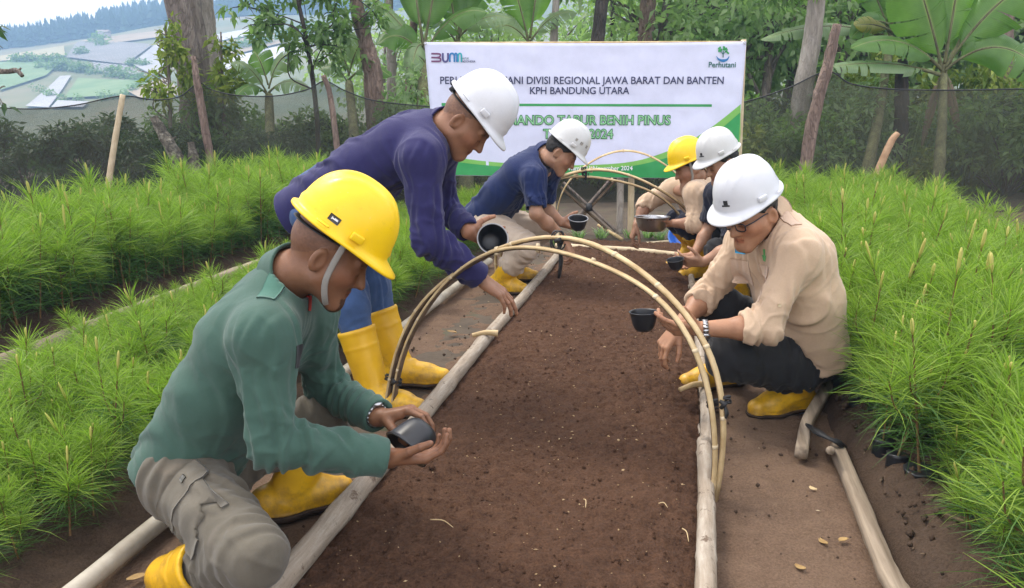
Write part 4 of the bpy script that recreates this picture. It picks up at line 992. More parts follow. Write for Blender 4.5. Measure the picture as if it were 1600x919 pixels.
# background trees: trunk and crown of their own
def bg_tree_proto(key, seed, mat, h, r, leaf, n):
    g = np.random.default_rng(seed); C = clumps(g, 26, r, r, r * .9, h, r * .2, r * .42); V, F = leaf_cloud(C, n, leaf, seed, thin=.5)
    P = bez([A(0, 0, -.3), A(.1, 0, h * .4), A(-.05, .1, h * .8), A(0, 0, h * 1.3)], 20); T = tube(P, np.linspace(.16, .04, 20), 9, rough=.15, seed=seed)
    L = [tube(bez([P[int(g.uniform(8, 17))], c[:3] * .5 + A(0, 0, h * .45), c[:3]], 6), np.linspace(.05, .01, 6), 5, cap=False) for c in C[:14]]
    v, f = join([T] + L); PROTO[key] = (mesh('crown', V, F, mat, False), mesh('trunk', v, f, M['bark_grey']))
bg_tree_proto('t1', 31, M['leaf_bright'], 3.0, 2.0, .20, 2300); bg_tree_proto('t2', 32, M['leaf_pale'], 3.4, 2.3, .24, 2200); bg_tree_proto('t3', 33, M['leaf_dark'], 2.8, 1.9, .22, 2800)
WOOD = {}
for k, (px, f, s, key) in enumerate(sorted([(1030, 14.5, .9, 't1'), (1110, 15.5, 1.0, 't2'), (1180, 13.8, .85, 't1'), (1225, 16.5, 1.0, 't2'), (1300, 15, .9, 't1'), (1370, 17, 1.15, 't2'), (1440, 15.5, .9, 't1'), (1520, 17, 1.1, 't1'), (1600, 16, 1.0, 't2'), (1680, 15, 1.1, 't1'),
                                     (1060, 21, 1.3, 't1'), (1160, 22, 1.2, 't2'), (1260, 23, 1.4, 't1'), (1350, 22, 1.3, 't2'), (1450, 23, 1.4, 't2'), (1560, 23, 1.4, 't2'), (1660, 22, 1.8, 't2'), (610, 18, .6, 't2'), (700, 17.5, .7, 't1'), (770, 17.5, .65, 't2'), (840, 19, .7, 't2'), (970, 18, .8, 't1'), (1770, 16, 1.0, 't2'), (1860, 15, .9, 't1'), (1970, 17, 1.0, 't2'), (2090, 16, 1.0, 't1'), (1900, 22, 1.4, 't2'), (2060, 23, 1.4, 't3')])):
    p = at(px, 300, f); p[2] = float(hill_z(p[0], p[1])) - .1
    WOOD[key] = WOOD.get(key, 0) + 1; kind_ = {'t1': 'bright green', 't2': 'pale green', 't3': 'dark green'}[key]
    place(key, 'tree', 'tree', kind_ + ' leafy tree in the wood behind the net, ' + ORD[WOOD[key] - 1] + ' of its colour from left', kind_ + ' trees of the wood behind', p, s, kids=('crown', 'trunk'))
# long grass blades behind the net on the right
def grass_tuft(e, n, L, seed, mat, r=.12):
    g = np.random.default_rng(seed); V, F = [], []
    for k in range(n):
        a, t = g.uniform(0, 6.28), g.uniform(.15, .9); l = L * g.uniform(.5, 1.1); d = A(math.cos(a) * t, math.sin(a) * t, 1.0); d /= np.linalg.norm(d)
        p = A(math.cos(a) * r * g.random(), math.sin(a) * r * g.random(), 0); s = nrm(np.cross(d, (0, 0, 1) if t > .1 else (1, 0, 0))) * .011; b0 = len(V)
        for q in range(6):
            u = q / 5; c = p + d * l * u + A(math.cos(a), math.sin(a), 0) * l * .35 * u * u * t + A(0, 0, -l * .5 * u * u * t); ww = (1 - u ** 2) + .04
            V += [c - s * ww, c + s * ww]
        F += [[b0 + 2 * q, b0 + 2 * q + 1, b0 + 2 * q + 3, b0 + 2 * q + 2] for q in range(5)]
    return mesh('blades', np.array(V), np.array(F), mat, False)
gt = [grass_tuft(None, 70, 1.1, s, M[mt]) for s, mt in ((1, 'leaf_mid'), (2, 'leaf_pale'), (3, 'leaf_lime'))]
for k in range(16):
    p = at(1230 + k * 26 + g.uniform(-8, 8), 300, 10.9 + g.uniform(0, .5)); p[2] = -.02
    o = bpy.data.objects.new('grass_tuft', gt[k % 3]); COL.objects.link(o); o.location = p; o.rotation_euler[2] = g.uniform(0, 6); o.scale = (1, 1, g.uniform(.8, 1.2))
    tag(o, 'tuft of long grass behind the right net, ' + ORD[k] + ' from the left', 'grass tuft', 'long grass behind the right net')

wt_ = grass_tuft(None, 26, .16, 8, M['leaf_pale'], .05)
for k, (x, y) in enumerate(((905, 374), (985, 372), (1012, 371), (1030, 374), (940, 372), (870, 384))):
    o = bpy.data.objects.new('grass_tuft', wt_); COL.objects.link(o); o.location = gd(x, y); o.rotation_euler[2] = k * 1.3
    tag(o, 'small weed tuft on the bare earth at the foot of the trellis, ' + ORD[sorted((905, 985, 1012, 1030, 940, 870)).index(x)] + ' from left', 'grass tuft', 'weeds at the foot of the trellis')
# ------------------------------------------------------------------ pine seedlings
def seedling_proto(seed, n, H, Ln):
    g = np.random.default_rng(seed); lean = g.normal(size=2) * .03
    ax = bez([A(0, 0, 0), A(lean[0] * .5, lean[1] * .5, H * .5), A(lean[0], lean[1], H)], 12)
    sv, sf = tube(ax, np.linspace(.0045, .0025, 12), 5, cap=False)
    br = [(ax, .06, 1.0, 1.0)]
    for k in range(3):
        a = g.uniform(0, 6.3); h0 = g.uniform(.35, .6); b0 = ax[int(h0 * 11)]; L = H * g.uniform(.25, .4)
        P = bez([b0, b0 + A(math.cos(a) * L * .45, math.sin(a) * L * .45, L * .4), b0 + A(math.cos(a) * L * .6, math.sin(a) * L * .6, L * .95)], 8); br.append((P, .1, 1.0, .45)); v, f = tube(P, np.linspace(.003, .002, 8), 4, cap=False); sv, sf = join([(sv, sf), (v, f)])
    V, F, V2, F2 = [], [], [], []
    tot = sum(q[3] for q in br)
    for (P, s0, s1, wt) in br:
        for k in range(int(n * wt / tot)):
            u = s0 + (s1 - s0) * g.random() ** .85; i0 = u * (len(P) - 1); i1 = min(int(i0), len(P) - 2); p = P[i1] + (P[i1 + 1] - P[i1]) * (i0 - i1)
            a = g.uniform(0, 6.28); elev = g.uniform(.2, .85) + .6 * max(0, u - .6) * 2.2; d = A(math.cos(a) * math.cos(elev), math.sin(a) * math.cos(elev), math.sin(elev))
            l = Ln * g.uniform(.65, 1.15) * (1 if u < .85 else .7); dr = g.uniform(.12, .75) * (1.15 - .7 * u); sd = nrm(np.cross(d, g.normal(size=3))) * .00125
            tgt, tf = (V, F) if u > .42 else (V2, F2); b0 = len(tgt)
            for q, ww in ((0, .8), (.3, 1), (.65, .9), (1.0, .15)):
                c = p + d * l * q + A(0, 0, -l * dr * q * q); tgt += [c - sd * ww, c + sd * ww]
            tf += [[b0 + 2 * q, b0 + 2 * q + 1, b0 + 2 * q + 3, b0 + 2 * q + 2] for q in range(3)]
    bd = []
    for (P, _, _, wt) in br[:1]:
        t = nrm(P[-1] - P[-2]) ; L = g.choice([.015, .025, .04, .055, .075]) * g.uniform(.8, 1.2)
        bd.append(tube([P[-1], P[-1] + t * L * .3, P[-1] + t * L * .8, P[-1] + t * L], [.0032, .0044, .0040, .0016], 7, rough=.45, seed=seed))
    bv, bf = join(bd)
    fa = np.array(F); me = mesh('needles', np.array(V), fa, M['needle'], False)
    me2 = mesh('lower_needles', np.array(V2), np.array(F2), M['needle_shaded'], False)
    return me, me2, mesh('stem', sv, sf, M['stem']), mesh('candle', bv, bf, M['bud'])
SP = [seedling_proto(100 + k, 440, .30 + .035 * (k % 4), .18) for k in range(9)]
def lump(seed):
    v, f = lathe([(.0, .0), (.034, .0), (.040, .04), (.038, .085), (.042, .095), (.036, .098), (0, .085)], 12); return mesh('polybag', v * (1 + .06 * noise3(v * 60)[:, None]), f, M['black_plastic'])
BAG = lump(1)
beds = []
g = np.random.default_rng(77)
def plants(u0, u1, v0, v1, sp, base, s, key):
    for u in np.arange(u0, u1, sp):
        for v in np.arange(v0, v1, sp):
            uu, vv = u + g.uniform(-.35, .35) * sp, v + g.uniform(-.35, .35) * sp
            p = B(uu, vv, base)
            if p[1] < .7: continue
            dd = p - A(0, 0, CAM_H - .3); zc = p[1] * _ct - (p[2] + .3 - CAM_H) * _st
            px, py = 800 + FPX * p[0] / max(zc, .1), 459.5 - FPX * (p[1] * _st + (p[2] + .2 - CAM_H) * _ct) / max(zc, .1)
            if -160 < px < 1760 and py < 1100: beds.append((zc, p, s * (.62 if -2.72 < u < -2.3 else 1) * g.choice([.66, .8, .92, 1.0, 1.1, 1.28]) * g.uniform(.92, 1.08), key, -20 < px < 1620 and py < 985, uu))
plants(.73, 1.98, 2.36, 7.95, .112, .12, 1.0, 'r'); plants(.80, 1.98, 1.0, 2.26, .112, .11, .9, 'r')
plants(-2.70, -1.53, 1.0, 7.7, .112, .06, .70, 'l'); plants(-4.45, -3.3, 1.9, 8.3, .125, .09, 1.12, 'b')
beds.sort(key=lambda q: q[0])
LAB = {'r': ('young pine seedling with long green needles in the dense bed right of the path', 'pine seedlings in the right bed'), 'l': ('low bright pine seedling in the bed between the white pipe and the back left bed', 'pine seedlings in the front left bed'), 'b': ('taller pine seedling in the dense back left bed before the net', 'pine seedlings in the back left bed')}
rest, cnt = [], 0
for k, (zc, p, s, key, vis, uu) in enumerate(beds):
    if vis and cnt < 300:
        cnt += 1; q = SP[k % len(SP)]; e = empty('pine_seedling', p); e.rotation_euler = (g.normal() * .1, g.normal() * .1, g.uniform(0, 6.28)); e.scale = (s, s, s * g.uniform(.9, 1.12)); tag(e, LAB[key][0], 'pine seedling', LAB[key][1])
        for nm, me in zip(('needles', 'lower_needles', 'stem', 'candle'), q): o = bpy.data.objects.new(nm, me); COL.objects.link(o); o.parent = e
        if key == 'r' and uu < 1.1: o = bpy.data.objects.new('polybag', BAG); COL.objects.link(o); o.parent = e; o.location = (0, 0, -.085)
    else: rest.append((p, s, k % len(SP), g.uniform(0, 6.28)))
# the rest of the dense beds: one object, the same seedlings set out by geometry nodes
pm = bpy.data.meshes.new('pine_seedlings'); pm.from_pydata([tuple(q[0]) for q in rest], [], []); pm.update()
for nm, ty, vals in (('sc', 'FLOAT', [q[1] for q in rest]), ('pick', 'INT', [q[2] for q in rest]), ('rz', 'FLOAT', [q[3] for q in rest])):
    a = pm.attributes.new(nm, ty, 'POINT'); a.data.foreach_set('value', np.array(vals, np.int32 if ty == 'INT' else np.float32))
po = tag(obj('pine_seedlings', pm), kind='stuff')
SRC = []
for k, q in enumerate(SP):
    vs, fs, mi, n0, mats = [], [], [], 0, []
    for t, me in enumerate(q):
        vs += [tuple(v.co) for v in me.vertices]; fs += [tuple(i + n0 for i in f.vertices) for f in me.polygons]; mi += [t] * len(me.polygons); n0 += len(me.vertices); mats.append(me.materials[0])
    me = bpy.data.meshes.new('seedling_shape'); me.from_pydata(vs, [], fs)
    for mt in mats: me.materials.append(mt)
    me.polygons.foreach_set('material_index', np.array(mi, np.int32)); me.update(); SRC.append(bpy.data.objects.new('seedling_shape', me))
ng = bpy.data.node_groups.new('set_out_seedlings', 'GeometryNodeTree')
ng.interface.new_socket('Geometry', in_out='INPUT', socket_type='NodeSocketGeometry'); ng.interface.new_socket('Geometry', in_out='OUTPUT', socket_type='NodeSocketGeometry')
N = ng.nodes.new; lk = ng.links.new; gi, go = N('NodeGroupInput'), N('NodeGroupOutput'); ip, gj = N('GeometryNodeInstanceOnPoints'), N('GeometryNodeGeometryToInstance')
for s_ in reversed(SRC):
    oi = N('GeometryNodeObjectInfo'); oi.inputs['Object'].default_value = s_; lk(oi.outputs['Geometry'], gj.inputs[0])
def named(nm, ty): n_ = N('GeometryNodeInputNamedAttribute'); n_.data_type = ty; n_.inputs['Name'].default_value = nm; return n_.outputs['Attribute']
lk(gi.outputs[0], ip.inputs['Points']); lk(gj.outputs[0], ip.inputs['Instance']); ip.inputs['Pick Instance'].default_value = True
lk(named('pick', 'INT'), ip.inputs['Instance Index']); cx = N('ShaderNodeCombineXYZ'); lk(named('rz', 'FLOAT'), cx.inputs['Z']); er = N('FunctionNodeEulerToRotation'); lk(cx.outputs[0], er.inputs[0]); lk(er.outputs[0], ip.inputs['Rotation']); lk(named('sc', 'FLOAT'), ip.inputs['Scale']); lk(ip.outputs[0], go.inputs[0])
md = po.modifiers.new('seedlings', 'NODES'); md.node_group = ng
rail('bed_rail', [B(-2.93, 2.2, .08), B(-2.95, 4, .09), B(-2.97, 7.5, .08)], .034, M['wood'], 'mossy wooden rail between the two left seedling beds', 'rail', seed=88, rough=.2)

# ------------------------------------------------------------------ seeds, clods, litter
g = np.random.default_rng(9)
octa = np.array([[1, 0, 0], [0, 1, 0], [-1, 0, 0], [0, -1, 0], [0, 0, 1], [0, 0, -1]], float); of = np.array([[0, 1, 4], [1, 2, 4], [2, 3, 4], [3, 0, 4], [1, 0, 5], [2, 1, 5], [3, 2, 5], [0, 3, 5]])
def bits(name, n, size, mat, region, seed, stretch=(1, 1, 1), clus=False):
    g = np.random.default_rng(seed); V, F = [], []
    for k in range(n):
        u, v, z = region(g); a = g.uniform(0, 6.28); s = size * g.lognormal(0, .45); q = octa * stretch * (1 + g.uniform(-.35, .35, (6, 1))) * s
        c, s_ = math.cos(a), math.sin(a); q = np.stack([q[:, 0] * c - q[:, 1] * s_, q[:, 0] * s_ + q[:, 1] * c, q[:, 2]], 1); V.append(q + B(u, v, z)); F.append(of + 6 * k)
    tag(obj(name, mesh(name, np.concatenate(V), np.concatenate(F), mat, False)), kind='stuff')
def bz(u, v): P = (BP * u + BD * v)[None]; return float(bed_z(np.array([u]), np.array([v]), P)[0])
def reg_bed(g): u, v = g.uniform(UL + .06, UR - .05), 1.35 + 5.2 * g.random() ** 1.5; return u, v, bz(u, v) + .001
def reg_seed(g):
    while True:
        u, v, z = reg_bed(g)
        if noise3(A(u * 3, v * 2.2, 1)[None])[0] + g.uniform(-.5, .5) > .0: return u, v, z
M['seed'] = mat_noise('pale_pine_seed', (.32, .21, .10), (.48, .35, .20), 200, .6, 0)
bits('sown_seeds', 650, .0019, M['seed'], reg_seed, 1, (1.9, 1, .8)); bits('soil_clods', 3200, .0034, M['soil'], reg_bed, 2)
bits('soil_clods', 40, .006, M['soil'], reg_bed, 3)
def reg_path(g): u = g.choice([g.uniform(-1.34, UL - .06), g.uniform(UR + .06, .6)]); v = 1.3 + 5 * g.random(); return u, v, .010
bits('path_grit', 500, .004, M['bank'], reg_path, 4); bits('path_chips', 70, .0032, M['bamboo_pale'], reg_path, 5, (2.2, .7, .3))
M['dry_leaf'] = mat_noise('dry_leaf', (.22, .13, .05), (.40, .27, .11), 30, .7, .2)
def dry_leaf(p, L, a, label, mat=None):
    n = 9; s = np.linspace(0, 1, n); V = []
    for t in s:
        w = L * .22 * math.sin(math.pi * min(1, t * .95 + .05)) + .002; c = A((t - .5) * L, .12 * L * math.sin(t * 3), .002 + .06 * L * (t - .5) ** 2 * 3); V += [c + A(0, -w, .005), c, c + A(0, w, .004)]
    V = np.array(V); c_, s_ = math.cos(a), math.sin(a); V = np.stack([V[:, 0] * c_ - V[:, 1] * s_, V[:, 0] * s_ + V[:, 1] * c_, V[:, 2]], 1) + p
    o = tag(obj('dry_leaf', mesh('dry_leaf', V, np.array([[3 * k + j, 3 * k + 3 + j, 3 * k + 4 + j, 3 * k + 1 + j] for k in range(n - 1) for j in (0, 1)]), mat or M['dry_leaf'])), label, 'leaf'); md = o.modifiers.new('t', 'SOLIDIFY'); md.thickness = .0012
def reg_bank(g): u, v = g.uniform(.64, .95), g.uniform(1.2, 4.2); return u, v, .05 + .6 * min(.12, (u - .60) * .9)
bits('bank_crumbs', 420, .008, M['bank'], reg_bank, 6); bits('bank_chips', 130, .006, M['bamboo_inner'], reg_bank, 7, (3.2, .6, .4))
dry_leaf(gd(706, 520, .012), .06, -.6, 'yellow curled leaf on the path beside the boot of the man in purple'); dry_leaf(gd(1318, 846, .012), .032, .4, 'small dry leaf on the right path near the long plank')
dry_leaf(gd(1250, 888, .012), .028, 2.4, 'curled sliver on the right path near the bottom edge'); dry_leaf(gd(1286, 848, .012), .028, 2.0, 'brown dry leaf left of the small dry leaf on the right path'); dry_leaf(gd(1270, 765, .012), .025, 2.2, 'straw chip in the middle of the right path', M['bamboo_split'])
dry_leaf(gd(215, 905, .012), .05, .5, 'fallen leaf on the dark earth beside the white pipe')
def twig(a, b_, label): v, f = tube(bez([a, (a + b_) / 2 + A(.004, .006, .006), b_], 8), np.linspace(.0019, .001, 8), 5); tag(obj('twig', mesh('twig', v, f, M['bamboo_split'])), label, 'twig')
twig(gd(1028, 787, .075), gd(1043, 793, .075), 'short straw lying on the soil near the right pole'); twig(gd(672, 812, .075), gd(708, 824, .072), 'thin root fibre on the soil near the left pole'); twig(gd(1066, 826, .07), gd(1076, 846, .07), 'bent straw beside the near right pole'); twig(gd(912, 780, .075), gd(915, 793, .075), 'tiny upright looking straw in the middle of the soil bed')

# ------------------------------------------------------------------ air
v = np.array([[x, y, z] for x in (-480, 480) for y in (-66, 452) for z in (-14, 78)], float)
hz = mesh('haze', v, [(0, 1, 3, 2), (4, 6, 7, 5), (0, 4, 5, 1), (2, 3, 7, 6), (0, 2, 6, 4), (1, 5, 7, 3)], None, False)
m = bpy.data.materials.new('haze'); m.use_nodes = True; nt = m.node_tree; nt.nodes.remove(nt.nodes['Principled BSDF'])
pv = nt.nodes.new('ShaderNodeVolumePrincipled'); pv.inputs['Color'].default_value = (.38, .62, .96, 1); pv.inputs['Density'].default_value = .0023; pv.inputs['Anisotropy'].default_value = .2
nt.links.new(pv.outputs[0], nt.nodes['Material Output'].inputs['Volume']); hz.materials.append(m)
tag(obj('haze', hz), kind='stuff')
# ------------------------------------------------------------------ people
def head_frame(fwd, up=(0, 0, 1)):
    y = nrm(fwd); x = nrm(np.cross(y, up)); return np.stack([x, y, np.cross(x, y)])    # rows: right, forward, up
def head_sdf(q, heavy=1.0):
    """q: points in the head's own frame (right, forward, up), metres"""
    q = q.copy(); q[:, 0] = np.abs(q[:, 0])
    I = np.eye(3)
    d = ell(q, A(0, -.012, .03), I, (.076, .097, .09))
    d = smin(d, ell(q, A(0, .03, -.02), I, (.064, .068, .075)), .03)
    d = smin(d, rc(q, A(.052 * heavy, .008, -.055), A(.02, .075, -.098), .02, .02), .035)   # jaw
    d = smin(d, rc(q, A(0, .05, -.07), A(0, .076, -.096), .035, .022), .03)                # chin
    d = smin(d, rc(q, A(.045, .062, -.02), A(.052, .03, -.02), .018, .02), .03)            # cheekbone
    d = smin(d, rc(q, A(.012, .09, .028), A(.042, .078, .03), .009, .01), .016)            # brow
    d = smax(d, -(np.sqrt(((q - A(.031, .104, .006)) ** 2).sum(1)) - .018), .014)          # eye socket
    d = smin(d, np.sqrt(((q - A(.031, .077, .005)) ** 2).sum(1)) - .0145, .006)            # lids
    d = smin(d, rc(q, A(0, .094, .012), A(0, .113, -.027), .0075, .0115), .012)            # nose
    d = smin(d, rc(q, A(.010, .098, -.03), A(.013, .094, -.029), .009, .009), .008)        # wings
    d = smin(d, rc(q, A(0, .092, -.055), A(.02, .082, -.058), .008, .004), .008)           # lips
    d = smin(d, rc(q, A(0, .090, -.067), A(.018, .081, -.063), .0085, .004), .007)
    a = math.radians(15)
    R = np.array([[math.cos(.45), math.sin(.45), 0], [-math.sin(.45), math.cos(.45), 0], [0, 0, 1]])
    e = ell(q, A(.083, -.014, -.008), R, (.009, .021, .033))
    e = smax(e, -ell(q, A(.09, -.008, -.006), R, (.007, .011, .019)), .006)
    return smin(d, e, .008)
HAND_R = (.0094, .0096, .0092, .0082)
FINGER_L = ((.042, .025, .021), (.046, .029, .022), (.043, .027, .022), (.034, .020, .019))
class Hand:
    """a hand: wrist w, direction d, palm normal n, side 'L'/'R'; curls in degrees for index..little, thumb as 3 weights (d, t, n)"""
    def __init__(s, w, d, n, side, curls, spread=6, thumb=(.55, .7, .3), tbend=20, k=1.0):
        w = np.asarray(w, float); d = nrm(d); n = nrm(np.asarray(n, float) - d * (np.asarray(n, float) @ d))
        t = np.cross(d, n) * (1 if side == 'R' else -1)
        s.w, s.d, s.n, s.t, s.k = w, d, n, t, k
        s.pr, s.fingers = [], []
        off = (.030, .0105, -.0105, -.029); al = (.091, .096, .091, .083)
        wr = [w + t * o * .45 * k for o in off]
        for i in range(4):
            kn = w + (d * al[i] + t * off[i] - n * .004) * k
            s.pr.append((wr[i] - d * .012 * k, kn, .0165 * k, .0118 * k))
            dir0 = nrm(d + t * math.tan(math.radians(spread * (1.5 - i) / 1.5)))
            ch, p, a = [], kn, 0
            c = curls[i] if isinstance(curls[0], (tuple, list)) else curls
            for j in range(3):
                a += math.radians(c[j]); dj = dir0 * math.cos(a) + n * math.sin(a)
                q = p + dj * FINGER_L[i][j] * k
                r0 = HAND_R[i] * (1 - .09 * j) * k; ch.append((p, q, r0 * 1.03, r0 * .92)); p = q
            s.fingers.append(ch)
        s.pr.append((w + (d * .03 + t * .02 + n * .006) * k, w + (d * .065 + t * .026 + n * .004) * k, .017 * k, .012 * k))
        s.pr.append((w + (d * .02 - t * .02 + n * .006) * k, w + (d * .06 - t * .024 + n * .004) * k, .014 * k, .011 * k))
        td = nrm(thumb[0] * d + thumb[1] * t + thumb[2] * n)
        p = w + (d * .022 + t * .024 + n * .006) * k; ch = []
        td2 = nrm(td * math.cos(math.radians(tbend)) + nrm(d - td * (td @ d) + n * .3) * math.sin(math.radians(tbend)))
        for L, r0, r1, dd in ((.044, .0155, .012, td), (.034, .0118, .0105, nrm(td + td2)), (.028, .0108, .0085, td2)):
            q = p + dd * L * k; ch.append((p, q, r0 * k, r1 * k)); p = q
        s.fingers.append(ch); s.c = w + d * .09 * k
    def __call__(s, p):
        d = np.sqrt(((p - s.c) ** 2).sum(1)) - .15 * s.k + .02
        m = d < .03
        if m.any():
            q = p[m]; a = None
            for x in s.pr: v = rc(q, *x); a = v if a is None else smin(a, v, .010 * s.k)
            f = None
            for ch in s.fingers:
                g = None
                for x in ch: v = rc(q, *x); g = v if g is None else smin(g, v, .003 * s.k)
                f = g if f is None else np.minimum(f, g)
            d[m] = smin(a, f, .007 * s.k)
        return d

def blobs(prims, k, cuts=()):
    """smooth union of round cones (a, b, ra, rb); cuts = list of (point, normal) removing the side the normal points to"""
    def fn(p):
        d = None
        for x in prims:
            v = rc(p, *x); d = v if d is None else smin(d, v, k)
        for c, n in cuts: d = np.maximum(d, (p - c) @ n)
        return d
    P = np.array([q for x in prims for q in (x[0], x[1])]); R = max(max(x[2], x[3]) for x in prims) + .03
    return fn, P.min(0) - R, P.max(0) + R

def folds(V, N, spec):
    """cloth folds: list of (centre, radius, line direction, wavelength, amplitude)"""
    D = np.zeros(len(V))
    W = V + .02 * np.stack([noise3(V * 6 + 3), noise3(V * 6 + 9), noise3(V * 6 + 17)], 1)
    for i, (c, rad, e, wl, amp) in enumerate(spec):
        w = np.exp(-((V - c) ** 2).sum(1) / (rad * rad)); m = w > .02
        if not m.any(): continue
        e = nrm(e); x, y = frame_of(e)
        q = np.stack([W[m] @ e * .13, W[m] @ x, W[m] @ y], 1) / (wl * 1.9) + i * 5.7
        n1, n2 = noise3(q), noise3(q * 1.7 + 31)
        r = np.clip(1 - np.abs(n1) * 3.6, 0, 1) ** 1.3; r2 = np.clip(1 - np.abs(n2) * 4.2, 0, 1) ** 1.3
        D[m] += w[m] * amp * (.55 * r + .42 * n1 - .15)
        g_ = np.random.default_rng(900 + i); u = (W[m] - c) @ e; sx_ = (W[m] - c) @ x; wn = w[m] ** .35   # a few long creases
        o = -rad * .95
        while o < rad * .95:
            o += wl * g_.uniform(.55, 1.35); L = rad * g_.uniform(.45, .95); u0 = g_.uniform(-.3, .3) * rad; cv = g_.uniform(-2.2, 2.2); sl = g_.uniform(-.28, .28)
            t = sx_ - o - cv * (u - u0) ** 2 - sl * u; sg = g_.uniform(.005, .0075); a_ = g_.uniform(.2, .85)
            pr_ = np.exp(-(t / np.where(t < 0, sg, sg * 2.4)) ** 2) - .45 * np.exp(-((t + 2.2 * sg) / (sg * 1.6)) ** 2)
            D[m] += 1.4 * wn * amp * a_ * pr_ * np.exp(-((u - u0) / L) ** 4) * np.clip(1.2 - np.abs(u - u0) / L, 0, 1)
    return V + N * D[:, None]

def decal(bvh, c, n, up, w, h, off=.002, th=.004, nu=10, nv=10, shape=None):
    """a thin panel that follows a surface: rays along -n"""
    n = nrm(n); x = nrm(np.cross(up, n)); y = np.cross(n, x)
    V, ok = [], []
    for j in range(nv + 1):
        for i in range(nu + 1):
            a, b = i / nu - .5, j / nv - .5
            if shape: a, b = shape(a, b)
            o = np.asarray(c) + x * a * w + y * b * h + n * .12
            hit = bvh.ray_cast(Vector(o), Vector(-n), .26)
            V.append(np.array(hit[0]) if hit[0] is not None else None)
    z = [v for v in V if v is not None]
    if not z: return None
    mz = np.mean([(v - c) @ n for v in z])
    for k, v in enumerate(V):
        if v is None:
            j, i = divmod(k, nu + 1); a, b = i / nu - .5, j / nv - .5
            V[k] = np.asarray(c) + x * a * w + y * b * h + n * mz
    V = np.array(V); m = len(V)
    top = V + n * (off + th); bot = V + n * (off - .004)
    F = []
    for j in range(nv):
        for i in range(nu):
            a = j * (nu + 1) + i; F.append([a, a + 1, a + nu + 2, a + nu + 1])
    F = np.array(F)
    ring = list(range(nu)) + [nu + j * (nu + 1) for j in range(nv)] + [m - 1 - i for i in range(nu)] + [nv * (nu + 1) - j * (nu + 1) for j in range(nv)]
    S = np.array([[ring[k], m + ring[k], m + ring[(k + 1) % len(ring)], ring[(k + 1) % len(ring)]] for k in range(len(ring))])[:, ::-1]
    return np.concatenate([top, bot]), np.concatenate([F, S])

def hat_mesh(mat):
    nt, TH = 30, 96
    th = np.arange(TH) / TH * 2 * math.pi; sx, cy = np.sin(th), np.cos(th)
    def ring(ax, by, z): return np.stack([ax * sx, by * cy, np.broadcast_to(z, th.shape)], 1)
    fr = np.clip(cy, 0, 1) ** 2.2                                   # front weight
    side = .010 + .036 * fr + .004 * np.clip(-cy, 0, 1)
    droop = -.006 - .016 * fr
    a0, b0 = .106, .129
    def off(r, d, z): v = ring(a0, b0, 0.0); n = np.stack([sx / a0, cy / b0], 1); n /= np.linalg.norm(n, axis=1)[:, None]
    R = []
    base = ring(a0, b0, 0.0); n = np.stack([sx / a0, cy / b0, 0 * sx], 1); n /= np.linalg.norm(n, axis=1)[:, None]
    def brim(k, dz): v = base + n * (side * k)[:, None]; v[:, 2] = droop * k + dz; return v
    R.append(ring(.02, .02, .138)); R.append(ring(.085, .108, .09)); R.append(ring(.107, .133, .02))
    R.append(brim(.02, -.004)); R.append(brim(.6, -.0045)); R.append(brim(1.0, -.004)); R.append(brim(1.03, -.0005)); R.append(brim(1.0, .003)); R.append(brim(.55, .0035)); R.append(brim(.12, .005))
    for t in np.linspace(.05, 1, nt) ** 1.0:
        a = t * math.pi / 2 * .985
        r = math.cos(a) ** .82; z = .147 * math.sin(a) ** .93
        v = ring(a0 * r, b0 * r, z)
        x = v[:, 0]
        rg = np.exp(-(np.abs(x) / .021) ** 6) * min(1, t * 2.4) * (.35 + .65 * (cy < .97))
        gr = np.exp(-((np.abs(x) - .047) / .008) ** 2) * np.clip((t - .25) * 4, 0, 1) * .0022
        nn = v / (np.linalg.norm(v, axis=1)[:, None])
        v = v + nn * (.0048 * rg - gr * 0 + .0022 * np.exp(-(np.abs(np.abs(x) - .05) / .009) ** 4) * np.clip((t - .3) * 5, 0, 1))[:, None]
        R.append(v)
    m = len(R); V = np.concatenate(R)
    i, j = np.meshgrid(np.arange(m - 1), np.arange(TH), indexing='ij')
    F = np.stack([i * TH + j, i * TH + (j + 1) % TH, (i + 1) * TH + (j + 1) % TH, (i + 1) * TH + j], -1).reshape(-1, 4)[:, ::-1]
    k = np.arange(0, TH, 2); V = np.concatenate([V, [[0, 0, V[(m - 1) * TH, 2] + .001]]]); o = (m - 1) * TH
    F = np.concatenate([F, np.stack([np.full(TH // 2, len(V) - 1), o + (k + 2) % TH, o + k + 1, o + k], 1)])
    return V, F

